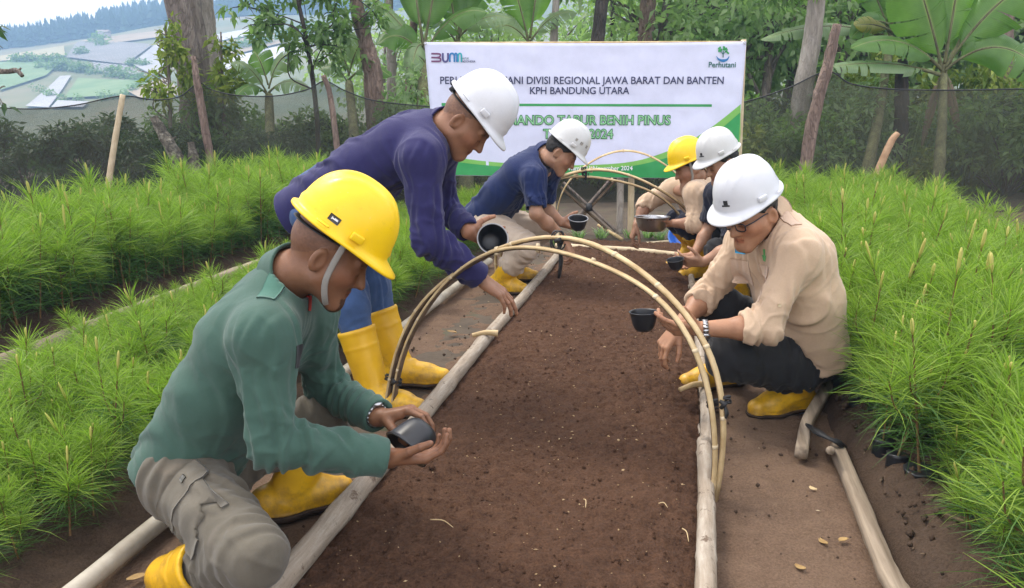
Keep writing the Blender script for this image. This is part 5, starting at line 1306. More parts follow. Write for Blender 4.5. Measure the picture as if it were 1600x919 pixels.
def make_hat(person, hc, R, mat, logo=None, tilt=0, back_strap=None, slot=True):
    c_, s_ = math.cos(tilt), math.sin(tilt)
    R2 = np.stack([R[0], R[1] * c_ - R[2] * s_, R[1] * s_ + R[2] * c_])
    W = lambda v: hc + np.asarray(v) @ R2
    V, F = hat_mesh(mat)
    shell = obj('hard_hat', mesh('hard_hat', W(V), F, mat), person)
    bv = BVHTree.FromPolygons(W(V).tolist(), F.tolist())
    P = []
    for s in (-1, 1):                                              # accessory slots on the sides
        P.append(box(W((s * .108, .035, .024)), np.stack([nrm(R2[0] + .25 * s * R2[1]), nrm(R2[1] - .25 * s * R2[0]), R2[2]]), (.014, .034, .020)))
        P.append(box(W((s * .111, -.05, .008)), np.stack([nrm(R2[0] - .25 * s * R2[1]), nrm(R2[1] + .25 * s * R2[0]), R2[2]]), (.009, .036, .006)))
    ov, of = join(P)
    o = obj('side_slot', mesh('side_slot', ov, of, mat, smooth=False), shell)
    bm_ = o.modifiers.new('bevel', 'BEVEL'); bm_.width = .003; bm_.segments = 2
    # head band and nape strap inside the shell
    ring = [W((.082 * math.sin(a), .103 * math.cos(a) - .008, -.010 - .010 * (1 - math.cos(a)))) for a in np.linspace(0, 2 * math.pi, 40)]
    v, f = tube(ring, .010, 8, flat=.25, up=R2[2])
    obj('head_band', mesh('head_band', v, f, M['strap_black']), shell)
    if back_strap:
        v, f = join([box(W((0, -.118, -.022)), R2, (.06, .02, .028)), box(W((0, -.135, -.012)), R2, (.035, .012, .02))])
        o = obj('nape_knob', mesh('nape_knob', v, f, M['black_plastic'], smooth=False), shell)
        bm_ = o.modifiers.new('bevel', 'BEVEL'); bm_.width = .004; bm_.segments = 2
    for (lx, ly, lz, w, h, mt) in (logo or ()):
        c = W((lx, ly, lz)); n = nrm(A(lx / .106 ** 2, ly / .129 ** 2, lz / .147 ** 2 * .6) @ R2)
        r = decal(bv, c, n, R2[2], w, h, .0008, .0008, 6, 5)
        if r: obj('badge', mesh('badge', r[0], r[1], mt), shell)
    return shell, W

def build_person(spec):
    J = {k: at(*v) for k, v in spec['j'].items()}
    s = spec.get('size', 1.0)
    hd = J['head']; HR = head_frame(spec['face'], spec.get('hup', (0, 0, 1)))
    foot = np.array([J['la'][0], J['la'][1], 0]) * .5 + .5 * np.array([J['ra'][0], J['ra'][1], 0])
    P = spec['pal']
    tone = spec['skin']
    neck_top = hd + A(0, -.022, -.06) @ HR
    # ---- body: one continuous skin
    bare = spec.get('bare', .0)
    pr = []
    up_r = (.05 if bare else .038) * s
    for a in 'lr':
        sh, el, wr = J[a + 's'], J[a + 'e'], J[a + 'w']
        d = nrm(wr - el)
        cov = spec.get('sleeve', (.96, .96))['lr'.index(a)]
        e_r = .028 if cov > .8 else (.034 if cov > 0 else .040)
        pr.append((sh, el, up_r * (.75 if cov > 0 else 1), e_r * s))
        pr.append((el, el + (wr - el) * .35, e_r * s, (.030 if cov > .8 else .041) * s)); pr.append((el + (wr - el) * .35, wr, (.030 if cov > .8 else .041) * s, .0265 * s))
        pr.append((J[a + 'h'], J[a + 'k'], .034 * s, .03 * s)); pr.append((J[a + 'k'], J[a + 'a'], .03 * s, .026 * s))
    pel, che, nb = J['pelvis'], J['chest'], J['neck']
    pr += [(pel, che, .05 * s, .05 * s), (che, nb, .05 * s, .06 * s), (J['ls'], J['rs'], .04, .04), (J['lh'], J['rh'], .04, .04)]
    neck = (nb - nrm(neck_top - nb) * .02, neck_top, .062 * s, .056 * s)
    hands = [Hand(side=a.upper(), w=J[a + 'w'], k=s, **spec[a + 'hand']) for a in 'lr']
    def skin(p):
        d = None
        for x in pr: v = rc(p, *x); d = v if d is None else smin(d, v, .025)
        d = smin(d, rc(p, *neck), .03)
        dh = np.sqrt(((p - hd) ** 2).sum(1)) - .2
        m = dh < .03
        if m.any(): dh[m] = head_sdf((p[m] - hd) @ HR.T, spec.get('heavy', 1.0))
        d = smin(d, dh, .025)
        for H in hands: d = smin(d, H(p), .012)
        return d
    pts = np.array([q for x in pr for q in (x[0], x[1])] + [hd] + [h.c for h in hands])
    V, F = surf(skin, pts.min(0) - .2, pts.max(0) + .2, spec.get('h', .0035))
    me = mesh('person', V - foot, F, mat_skin('skin_' + spec['key'], tone))
    # tint: lips, brows, lashes, moustache, cropped hair, as real colour differences of the skin
    q = (V - hd) @ HR.T; ax = np.abs(q[:, 0]); T = np.ones((len(V), 4))
    def paint(m, c, a=1.0):
        m = np.clip(m, 0, 1)[:, None] * a; T[:, :3] = T[:, :3] * (1 - m) + np.array(c) * m
    front = q[:, 1] > .05
    nz = fbm(q * 160, 2)
    paint(front * (np.abs(q[:, 2] + .061) < .0105 + .002 * nz) * (ax < .023), (.8, .52, .5), .8)
    paint(front * np.exp(-((q[:, 2] + .0612) / .0012) ** 2) * (ax < .022), (.25, .15, .14), .9)
    paint(front * np.exp(-((q[:, 2] - .031 + .12 * np.abs(ax - .03)) / .0045) ** 2) * (ax > .010) * (ax < .052), (.1, .09, .09), .85)
    paint(front * np.exp(-((q[:, 2] + .001 + .1 * np.abs(ax - .031)) / .0025) ** 2) * (np.abs(ax - .031) < .015), (.06, .05, .05), .95)
    if spec.get('mous', 0): paint(front * np.exp(-((q[:, 2] + .045) / .006) ** 4) * (ax < .032), (.12, .1, .1), spec['mous'])
    if spec.get('goat', 0): paint((q[:, 1] > .045) * (q[:, 2] < -.074) * (np.linalg.norm(q, axis=1) < .16) * (ax < .034), (.2, .18, .18), spec['goat'])
    hairline = (q[:, 2] > .012 + .75 * (q[:, 1] + .02)) * (q[:, 1] < .03) * (q[:, 2] > -.055) * (np.linalg.norm(q, axis=1) < .2) * (np.linalg.norm(q - A(0, 0, 0), axis=1) < .17)
    hairline = hairline * ~((ax > .077) & (q[:, 2] < .028) & (q[:, 1] > -.045))
    paint(hairline * np.clip(.75 + .5 * nz, 0, 1), spec.get('crop', (.2, .18, .18)), spec.get('cropa', .8))
    N = normals(V, F)
    for H in hands:                                                  # paler palms, nails and knuckle creases
        near = np.sqrt(((V - H.c) ** 2).sum(1)) < .15 * s
        ins = near * np.clip((N @ H.n) * 1.6, 0, 1); paint(ins, (1.28, 1.2, 1.15), .7)
        for ch in H.fingers:
            for a_, b2, r0, r1 in ch[1:]:
                paint(near * np.exp(-(((V - a_) @ nrm(b2 - a_)) / .0022) ** 2) * (np.sqrt(((V - a_) ** 2).sum(1)) < r0 * 1.5), (.5, .42, .4), .6)
            a_, b2, r0, r1 = ch[-1]; dn = nrm(-H.n + nrm(b2 - a_) * .3)
            tip = a_ + (b2 - a_) * .85 + dn * r1
            paint(near * (np.sqrt(((V - tip) ** 2).sum(1)) < r1 * .85), (1.5, 1.4, 1.4), .6)
    blot = fbm(V * 22, 3); T[:, :3] *= (1 + .13 * blot)[:, None] * A(1, 1, 1)
    paint(np.exp(-((q[:, 2] + .02) / .03) ** 2) * (q[:, 1] > .04) * (ax > .02), (1.12, .92, .9), .5)
    ca = me.attributes.new('tint', 'FLOAT_COLOR', 'POINT'); ca.data.foreach_set('color', T.astype(np.float32).ravel())
    person = obj('person', me, None, foot)
    tag(person, spec['label'], 'person', 'people sowing seeds along the soil bed')
    # ---- hair
    if spec.get('hair'):
        def hair(p):
            qq = (p - hd) @ HR.T; d = head_sdf(qq) - .007 - .003 * noise3(qq * 60)
            d = smax(d, -(qq[:, 2] - (-.035 + .12 * np.abs(qq[:, 1]) * 0 + np.clip(qq[:, 1] + .055, 0, 1) * .75)), .006)
            e = np.sqrt((np.abs(qq[:, 0]) - .085) ** 2 * .6 + (qq[:, 1] + .012) ** 2 + (qq[:, 2] + .008) ** 2 * .8) - .034
            return smax(smax(d, -e, .004), qq[:, 1] - .06, .01)
        hv, hf = surf(hair, hd - .17, hd + .17, max(.004, spec.get('h', .004)))
        obj('hair', mesh('hair', hv, hf, M[spec['hair']]), person)
    # ---- shirt
    fx = spec.get('front', None)                                     # chest-forward direction
    lat = nrm(J['rs'] - J['ls']); spine = nrm(nb - pel)
    fwd = nrm(np.cross(spine, lat)) * (1 if np.cross(spine, lat) @ nrm(spec['face']) > 0 else -1)
    w = spec.get('girth', 1.0)
    hem = pel - spine * spec.get('hem', .1)
    mid = pel * .5 + che * .5 - nrm(fwd) * .0
    mid = J.get('mid', mid)
    sp = []
    for sg in (-1, 1):
        L = lat * sg
        sp += [(hem + L * .085 * w, mid + L * .085 * w, .108 * w, .112 * w), (mid + L * .085 * w, che + L * .085 * w, .112 * w, .118 * w),
               (che + L * .08, nb + L * .05 - spine * .055, .112 * w, .062 * s)]
    for sh in ('ls', 'rs'):
        sp += [(nb - spine * .045, J[sh], .056 * s, .060 * s), (che * .55 + nb * .45, J[sh], .088 * s, .062 * s)]
    sp += [(mid + fwd * .05 * w, pel + fwd * .045 * w, .10 * w, .104 * w * spec.get('belly', 1))]
    sl = spec.get('sleeve', (.96, .96)); cuts = []
    slv = []
    for a, k in zip('lr', sl):
        sh, el, wr = J[a + 's'], J[a + 'e'], J[a + 'w']
        lo = .067 * s * spec.get('loose', 1)
        if k < 0:                                                     # short sleeve: share of the upper arm
            e2 = sh - (el - sh) * k
            slv.append(('s', sh, e2, lo, lo * .93, None))
        else:
            end = el + (wr - el) * k
            slv.append(('l', sh, el, lo, lo * .84, (end, spec.get('cuffr', .047) * s)))
    def shirt(p):
        d = None
        for x in sp: v = rc(p, *x); d = v if d is None else smin(d, v, .05)
        tb_ = (p - che) @ spine - .045; d = d + .0016 * np.exp(-(tb_ / .005) ** 2) * np.clip(.5 - ((p - che) @ fwd) / .06, 0, 1)
        d = d - .002 * np.clip((.027 - (p - hem) @ spine) / .007 + .5, 0, 1)
        d = np.maximum(d, (hem - p) @ spine)
        hollow = None
        for (t, a, b, r0, r1, fo) in slv:
            v = rc(p, a, b, r0, r1)
            if fo is None:
                ax_ = nrm(b - a); v = np.maximum(v, (p - b) @ ax_)
                v = np.maximum(v, -np.maximum(rc(p, b - ax_ * .05, b + ax_ * .08, r1 - .009, r1 - .009), -1))
            else:
                e, rr = fo; ax_ = nrm(e - b)
                g = rc(p, b, e + ax_ * .03, r1, rr); g = np.maximum(g, (p - e) @ ax_)
                tb = (e - p) @ ax_
                g = np.maximum(g, -np.maximum(rc(p, e - ax_ * .06, e + ax_ * .09, rr - .009, rr - .007), tb - .012))
                g = g - spec.get('cuffband', .0025) * np.clip((spec.get('cuffw', .055) - tb) / .008 + .5, 0, 1) + .001 * np.exp(-((tb - spec.get('cuffw', .055) - .004) / .003) ** 2)
                v = smin(v, g, .03)
            sd_ = (p - a) @ nrm(b - a) + .012
            v = v + .0018 * np.exp(-(sd_ / .0045) ** 2)
            d = smin(d, v, .055)
        # neck opening
        return np.maximum(d, -rc(p, nb + (neck_top - nb) * .15, neck_top, .066 * s, .075 * s))
    pts = np.array([q for x in sp for q in (x[0], x[1])] + [q for x in slv for q in (x[1], x[2])] + [x[5][0] for x in slv if x[5] is not None])
    hs = spec.get('hs', .006)
    V, F = surf(shirt, pts.min(0) - .2, pts.max(0) + .2, hs)
    V = relax(V, F, 1); N = normals(V, F)
    fs = []
    for a in 'lr':
        sh, el, wr = J[a + 's'], J[a + 'e'], J[a + 'w']; u1, u2 = nrm(el - sh), nrm(wr - el)
        br = nrm(np.cross(u1, u2))
        fs += [(el, .10, br + .25 * u1, .030, .013), (el * .6 + sh * .4, .10, np.cross(u1, br) + .9 * u1, .05, .009),
               (el * .45 + wr * .55, .11, br * .8 + .6 * u2, .034, .010), (el * .2 + wr * .8, .05, np.cross(u2, br) + .3 * br, .03, .004),
               (sh - spine * .08, .11, u1 * .8 + spine * .3 + .2 * fwd, .04, .012), (sh, .1, u1 + .4 * lat, .055, .006)]
    fs += [(mid, .17, lat * .5 + fwd * .8 + .25 * spine, .042, .013), (pel, .17, lat * .4 + fwd * .9 - .2 * spine, .034, .012),
           (che - fwd * .1, .2, spine * .8 + lat * .5, .075, .004), (che + fwd * .1, .16, spine + .2 * lat, .05, .007), (mid - fwd * .12, .18, lat + .35 * spine, .05, .005)]
    V = folds(V, N, [(c, r, e, wl, am * spec.get('crease', 1.0)) for c, r, e, wl, am in fs])
    V = V + normals(V, F) * (.0016 * fbm(V * 7, 2))[:, None]
    shirt_o = obj('shirt', mesh('shirt', V, F, P['shirt']), person)
    bvs = BVHTree.FromPolygons(V.tolist(), F.tolist())
    # collar
    nax = nrm(neck_top - nb); cb = nb - nax * .012 * s
    ch = spec.get('collar', .045)
    def collar(p):
        t = (p - cb) @ nax
        ang = nrm(fwd - nax * (fwd @ nax))
        r = np.sqrt((((p - cb) - t[:, None] * nax) ** 2).sum(1))
        fr = ((p - cb) @ ang)
        d = np.abs(r - (.073 * s + .10 * np.clip(t - .012, -.02, .05) + .012 * (fr > .03) * np.clip(fr / .07, 0, 1))) - .0042
        gap = np.abs((p - cb) @ lat) - .02
        d = np.maximum(d, np.maximum(t - ch + .25 * np.clip(fr, 0, .1), -.022 - t - .35 * np.clip(fr, 0, .1)))
        return np.maximum(d, np.where(fr > 0, -gap, -1))
    cv, cf = surf(collar, cb - .16, cb + .16, max(.0035, hs * .6), .01)
    if len(cf):
        cv = relax(cv, cf, 1)
        obj('collar', mesh('collar', cv, cf, P['shirt']), shirt_o)
    # ---- trousers
    tr = spec.get('leg_r', (.096, .073, .055))
    tp = [(J['lh'], J['rh'], .115 * w, .115 * w), (pel - spine * .02, pel + spine * .03, .125 * w, .12 * w)]
    segs = []
    for a in 'lr':
        h_, k_, an = J[a + 'h'], J[a + 'k'], J[a + 'a']
        bt = an + (k_ - an) * spec.get('tuck', .70)
        if a + 'top' in spec: bt = at(*spec[a + 'top']); bt = bt + nrm(k_ - bt) * .0
        segs += [(h_, k_, tr[0] * s, tr[1] * s), (k_, bt, tr[1] * s * .98, tr[2] * s)]
        tp += [(h_, h_ * .6 + pel * .4, tr[0] * s, .11 * w)]
    def trousers(p):
        d = None
        for x in tp: v = rc(p, *x); d = v if d is None else smin(d, v, .05)
        for i in (0, 2):
            v = smin(rc(p, *segs[i]), rc(p, *segs[i + 1]), .035)
            d = smin(d, v, .03)
        return np.maximum(d, .008 - p[:, 2])
    pts = np.array([q for x in tp + segs for q in (x[0], x[1])])
    V, F = surf(trousers, pts.min(0) - .2, pts.max(0) + .2, hs * 1.2)
    V = relax(V, F, 1); N = normals(V, F); fs = []
    for a in 'lr':
        h_, k_, an = J[a + 'h'], J[a + 'k'], J[a + 'a']; u1, u2 = nrm(k_ - h_), nrm(an - k_); br = nrm(np.cross(u1, u2) + 1e-6)
        fs += [(k_, .12, br + .2 * u1, .034, .010), (h_, .15, br * .6 + np.cross(u1, br), .042, .009), (h_ * .5 + k_ * .5, .15, u1 * .9 + br * .6, .05, .011),
               (k_ * .4 + an * .6, .12, br + .3 * u2, .03, .011)]
    V = folds(V, N, [(c, r, e, wl, am * spec.get('crease', 1.0)) for c, r, e, wl, am in fs])
    V = V + normals(V, F) * (.0018 * fbm(V * 9, 2))[:, None]
    tr_o = obj('trousers', mesh('trousers', V, F, P['trousers']), person)
    bvt = BVHTree.FromPolygons(V.tolist(), F.tolist())
    # ---- boots
    for a in 'lr':
        k_, an, to = J[a + 'k'], J[a + 'a'], J[a + 't']
        fd = nrm(to - an - A(0, 0, (to - an)[2]) * (0 if spec.get('heel_up') else 1)); up = nrm(k_ - an)
        heel = an - fd * .045 * s - up * .045 * s; ball = an + fd * .12 * s - up * .0 * s
        if not spec.get('heel_up', {}).get(a):
            heel = A(an[0], an[1], 0) - fd * .045 * s + A(0, 0, .045); ball = A(an[0], an[1], 0) + fd * .115 * s + A(0, 0, .042); toe = A(an[0], an[1], 0) + fd * .185 * s + A(0, 0, .04)
            snor = A(0, 0, 1)
        else:
            toe = to + A(0, 0, .035); ball = an * .38 + toe * .62 + A(0, 0, .0); ball[2] = max(.045, ball[2] * .75)
            heel = an - nrm(toe - an) * .03 + nrm(np.cross(nrm(toe - an), nrm(np.cross(up, toe - an)))) * .02
            snor = nrm(np.cross(np.cross(toe - heel, up), toe - heel)); snor = snor * np.sign(snor[2] + 1e-9)
        top = an + (k_ - an) * spec.get('boot_top', .74)
        if a + 'top' in spec: top = at(*spec[a + 'top'])
        st = nrm(top - an)
        bp = [(an, top, .056 * s, .073 * s), (an, heel, .052 * s, .047 * s), (an + fd * .02, ball, .052 * s, .046 * s), (ball, toe, .047 * s, .038 * s), (heel, ball, .042 * s, .043 * s)]
        pl = (heel + ball) / 2 - snor * (.035 * s if not spec.get('heel_up', {}).get(a) else .03)
        def boot(p, c=.0):
            d = None
            for x in bp: v = rc(p, *x); d = v if d is None else smin(d, v, .03)
            d = np.maximum(d, (p - top) @ st)
            d = np.maximum(d, -rc(p, top - st * .03, top + st * .1, .060 * s, .064 * s))
            tt = (p - an) @ st
            d = d - .003 * np.exp(-((tt - (top - an) @ st + .012) / .008) ** 2) - .0022 * np.exp(-((tt - (top - an) @ st + .075) / .006) ** 2)
            tr_ = (p - pl) @ snor
            d = d - .004 * (np.abs(tr_ - .008) < .012)
            return d
        fb = lambda p: np.maximum(np.maximum(boot(p), -((p - pl) @ snor - .012)), .002 - p[:, 2])
        fsl = lambda p: np.maximum(np.maximum(np.maximum(boot(p) - .0085, (p - pl) @ snor - .014), -((p - pl) @ snor + .012)), .0015 - p[:, 2])
        pts = np.array([q for x in bp for q in (x[0], x[1])])
        V, F = surf(fb, pts.min(0) - .1, pts.max(0) + .1, max(.0045, hs * .8))
        V = relax(V, F, 1); N = normals(V, F)
        V = folds(V, N, [(an + st * .03, .06, np.cross(fd, st), .034, .007), (an * .4 + ball * .6 + snor * .05, .035, np.cross(fd, st), .026, .004), (an * .6 + top * .4, .07, np.cross(fd, st) + .4 * st, .06, .004)])
        bo = obj('boot', mesh('boot', V, F, M['boot']), person)
        V, F = surf(fsl, pts.min(0) - .1, pts.max(0) + .1, max(.0045, hs * .8))
        if len(F): obj('sole', mesh('sole', V, F, M['boot_dirt']), bo)
    # ---- hard hat
    hc = hd + A(0, .0, .070) @ HR
    hat, HW = make_hat(person, hc, HR, P['hat'], spec.get('badge'), spec.get('htilt', 0.0), spec.get('nape'))
    if spec.get('chin'):
        for sg in (-1, 1):
            pt = [HW((sg * .098, .02, .0)), hd + A(sg * .083, .022, .0) @ HR, hd + A(sg * .077, .03, -.05) @ HR, hd + A(sg * .055, .055, -.095) @ HR, hd + A(sg * .0, .074, -.122) @ HR]
            v, f = tube(bez(pt, 20), .0078, 8, flat=.2, up=HR[0])
            obj('chin_strap', mesh('chin_strap', v, f, M['strap_grey']), hat)
    return dict(p=person, J=J, shirt=shirt_o, trousers=tr_o, bvs=bvs, bvt=bvt, hd=hd, HR=HR, HW=HW, hat=hat, lat=lat, fwd=fwd, spine=spine, hands=hands, nb=nb)
def watch(pr, arm, band):
    J = pr['J']; e, w_ = J[arm + 'e'], J[arm + 'w']; ax = nrm(w_ - e); c = w_ - ax * .02
    x, y = frame_of(ax); P = []
    for k in range(14):
        a = k / 14 * 2 * math.pi; r = nrm(x * math.cos(a) + y * math.sin(a))
        P.append(box(c + r * .031, np.stack([np.cross(ax, r), ax, r]), (.0125, .018, .005)))
    v, f = join(P)
    o = obj('watch', mesh('watch', v, f, band, smooth=False), pr['p'])
    n = -pr['hands'][0 if arm == 'l' else 1].n
    n = nrm(n - ax * (n @ ax)); v, f = lathe([(0.0, .007), (.014, .007), (.017, .004), (.017, -.002), (0, -.002)], 20, n, c + n * .033)
    obj('watch_case', mesh('watch_case', v, f, M['black_plastic'] if band is M['strap_black'] else M['steel']), o)
def badge_on(pr, bv, parent, px, py, f, n, up, w, h, mt, name='badge', off=.001, th=.002, nu=8, nv=8):
    r = decal(bv, at(px, py, f), n, up, w, h, off, th, nu, nv)
    if r: return obj(name, mesh(name, r[0], r[1], mt), parent)
CL = {}
CL['green'] = mat_cloth('green_field_shirt', (.047, .096, .074), var=.12)
CL['olive'] = mat_cloth('grey_olive_trousers', (.105, .092, .070), var=.15, dirt=(.15, .12, .09))
CL['purple'] = mat_cloth('dark_purple_shirt', (.023, .021, .084), sheen=.12)
CL['jeans'] = mat_cloth('blue_denim', (.04, .075, .17), var=.5, rough=.9)
CL['navy'] = mat_cloth('navy_shirt', (.010, .019, .074))
CL['cream'] = mat_cloth('cream_trousers', (.46, .37, .29), var=.1)
CL['beige'] = mat_cloth('beige_field_shirt', (.53, .385, .265), var=.07)
CL['black'] = mat_cloth('black_trousers', (.017, .017, .019), sheen=.1)
CL['dark'] = mat_cloth('dark_navy_shirt', (.012, .014, .03))
PEOPLE = {}
PEOPLE['g'] = build_person(dict(key='g', h=.004, hs=.0054,
    label='man in green field shirt and yellow hard hat squatting at the left foreground', skin=(.19, .09, .048), mous=.85, goat=.9, cropa=.6, crop=(.42, .38, .36),
    pal=dict(shirt=CL['green'], trousers=CL['olive'], hat=M['hat_yellow']), chin=True,
    face=dirv(8, -34), heavy=1.05, crease=1.1, rtop=(322, 884, 1.665), girth=.95, belly=1.06, hem=.075, htilt=.06,
    j=dict(head=(512, 397, 1.92), neck=(451, 430, 1.95), chest=(401, 527, 1.97), mid=(358, 606, 1.97), pelvis=(304, 694, 1.96),
           rs=(412, 525, 1.77), ls=(480, 490, 2.10), re=(425, 690, 1.72), rw=(608, 716, 1.80), le=(510, 606, 2.20), lw=(594, 652, 2.02),
           rh=(288, 746, 1.86), lh=(330, 730, 2.05), rk=(396, 868, 1.58), lk=(505, 650, 2.18), ra=(280, 900, 1.71), la=(440, 790, 2.12), rt=(340, 985, 1.66), lt=(530, 785, 2.2)),
    rhand=dict(d=dirv(6, 2), n=(-.1, .25, 1), curls=[(22, 32, 26), (24, 34, 28), (24, 36, 30), (20, 34, 30)], thumb=(.75, .6, .35)),
    lhand=dict(d=dirv(-4, 14), n=(.35, -.3, -1), curls=[(34, 38, 26), (34, 38, 26), (36, 38, 26), (38, 38, 26)], spread=9, thumb=(.55, .6, .75), tbend=10),
    badge=[(.106, -.035, .030, .030, .017, M['label_dark']), (.107, -.034, .030, .018, .007, M['label_white'])]))
PEOPLE['p'] = build_person(dict(key='p', h=.0047, hs=.006, size=1.04,
    label='man in purple shirt and white hard hat bending over beside the bed', skin=(.27, .135, .078), crop=(.34, .33, .33), cropa=.75, hair=None,
    pal=dict(shirt=CL['purple'], trousers=CL['jeans'], hat=M['hat_white']), nape=True,
    face=dirv(-8, -50), girth=1.02, hem=.12, collar=.036, crease=1.2,
    j=dict(head=(727, 191, 2.96), neck=(695, 200, 3.00), chest=(640, 230, 3.05), mid=(574, 264, 3.10), pelvis=(508, 308, 3.15),
           rs=(659, 248, 2.82), ls=(690, 225, 3.20), re=(668, 372, 2.78), rw=(752, 436, 2.86), le=(690, 318, 3.38), lw=(732, 362, 3.20),
           rh=(504, 335, 3.05), lh=(516, 325, 3.25), rk=(545, 475, 3.00), lk=(582, 450, 3.30), ra=(588, 622, 2.94), la=(625, 578, 3.25), rt=(655, 645, 2.86), lt=(695, 590, 3.22)),
    rhand=dict(d=dirv(-4, -38), n=(-.5, .25, -.8), curls=[(12, 18, 14), (10, 16, 14), (14, 20, 16), (18, 22, 18)], spread=3, thumb=(.85, .35, .35)),
    lhand=dict(d=dirv(40, -18), n=(.75, -.6, .25), curls=[(32, 34, 24), (34, 36, 24), (36, 36, 26), (38, 36, 26)], spread=8, thumb=(.75, .7, .25)),
    badge=[]))
PEOPLE['n'] = build_person(dict(key='n', h=.0072, hs=.008,
    label='man in navy short sleeved shirt and white hard hat squatting behind the bamboo arches', skin=(.33, .18, .11), crop=(.2, .2, .2), hair='hair',
    pal=dict(shirt=CL['navy'], trousers=CL['cream'], hat=M['hat_grey']), face=dirv(-8, -38), sleeve=(-.84, -.84), hem=.14, crease=1.3, girth=.98, boot_top=.55, tuck=.5,
    leg_r=(.098, .085, .078),
    j=dict(head=(876, 239, 4.85), neck=(852, 240, 4.95), chest=(822, 268, 5.0), mid=(790, 298, 5.08), pelvis=(762, 330, 5.15),
           rs=(834, 278, 4.80), ls=(862, 262, 5.14), re=(838, 334, 4.72), rw=(884, 376, 4.86), le=(848, 322, 5.2), lw=(878, 348, 5.1),
           rh=(762, 348, 5.05), lh=(775, 345, 5.25), rk=(822, 385, 4.86), lk=(845, 358, 5.3), ra=(780, 440, 5.0), la=(796, 420, 5.35), rt=(812, 458, 4.92), lt=(838, 430, 5.3)),
    rhand=dict(d=dirv(-10, -66), n=(-.8, .3, -.4), curls=[(30, 40, 30)] * 4, thumb=(.8, .4, .4)),
    lhand=dict(d=dirv(30, -10), n=(.8, -.5, .35), curls=[(30, 34, 24)] * 4, thumb=(.75, .6, .3)),
    badge=[(.088, .07, .06, .020, .018, M['strap_grey']), (.06, .11, .062, .018, .018, M['strap_grey']), (.098, .03, .06, .014, .016, M['strap_grey'])]))
PEOPLE['r'] = build_person(dict(key='r', h=.0042, hs=.0055,
    label='man in beige shirt, glasses and white hard hat squatting beside the right path', skin=(.36, .185, .105), hair='hair',
    pal=dict(shirt=CL['beige'], trousers=CL['black'], hat=M['hat_white']), face=dirv(212, -26), sleeve=(.34, .34), girth=1.02, belly=1.06, hem=.07, nape=True, cuffr=.054, cuffband=.006, cuffw=.05,
    boot_top=.55, ltop=(1249, 584, 2.88), tuck=.62, crease=1.15, leg_r=(.1, .09, .075),
    j=dict(head=(1174, 333, 2.84), neck=(1205, 335, 2.90), chest=(1228, 400, 2.92), mid=(1246, 462, 2.95), pelvis=(1258, 530, 3.00),
           ls=(1246, 392, 2.74), rs=(1168, 375, 3.08), le=(1196, 512, 2.70), lw=(1093, 514, 2.73), re=(1108, 458, 3.12), rw=(1058, 512, 2.95),
           lh=(1266, 552, 2.96), rh=(1250, 540, 3.14), lk=(1142, 556, 2.80), rk=(1126, 482, 3.14), la=(1244, 606, 2.93), ra=(1132, 575, 3.22), lt=(1182, 650, 2.86), rt=(1112, 596, 3.2)),
    lhand=dict(d=dirv(180, 3), n=(.05, .75, .65), curls=[(14, 16, 12), (30, 34, 24), (34, 36, 26), (36, 38, 28)], thumb=(.55, .85, .05), tbend=4, spread=8),
    rhand=dict(d=dirv(200, -52), n=(.55, .3, -.75), curls=[(18, 30, 22), (24, 34, 26), (34, 44, 30), (44, 50, 34)], thumb=(.8, .5, .4)),
    badge=[(-.02, .124, .045, .016, .016, M['label_dark']), (-.02, .126, .034, .030, .005, M['label_dark'])]))
PEOPLE['y'] = build_person(dict(key='y', h=.008, hs=.008,
    label='man in beige shirt and yellow hard hat holding a metal bowl at the far end', skin=(.31, .165, .10), hair='hair', mous=.4,
    pal=dict(shirt=CL['beige'], trousers=CL['dark'], hat=M['hat_yellow']), face=dirv(186, -22), sleeve=(.4, .25), cuffr=.056, chin=True, hem=.12, girth=.9,
    j=dict(head=(1079, 263, 5.30), neck=(1090, 278, 5.35), chest=(1094, 310, 5.38), mid=(1106, 334, 5.40), pelvis=(1116, 358, 5.45),
           ls=(1086, 302, 5.16), rs=(1052, 296, 5.52), le=(1090, 350, 5.08), lw=(1050, 349, 5.18), re=(1010, 318, 5.60), rw=(994, 352, 5.50),
           lh=(1115, 372, 5.35), rh=(1105, 370, 5.55), lk=(1072, 352, 5.25), rk=(1056, 345, 5.65), la=(1102, 392, 5.40), ra=(1084, 384, 5.70), lt=(1078, 400, 5.35), rt=(1062, 390, 5.68)),
    lhand=dict(d=dirv(186, -14), n=(-.35, .2, .9), curls=[(24, 26, 20)] * 4, thumb=(.7, .65, .35)),
    rhand=dict(d=dirv(200, -72), n=(.85, .1, -.3), curls=[(22, 30, 22), (26, 34, 24), (34, 40, 26), (40, 44, 28)], thumb=(.8, .45, .4))))
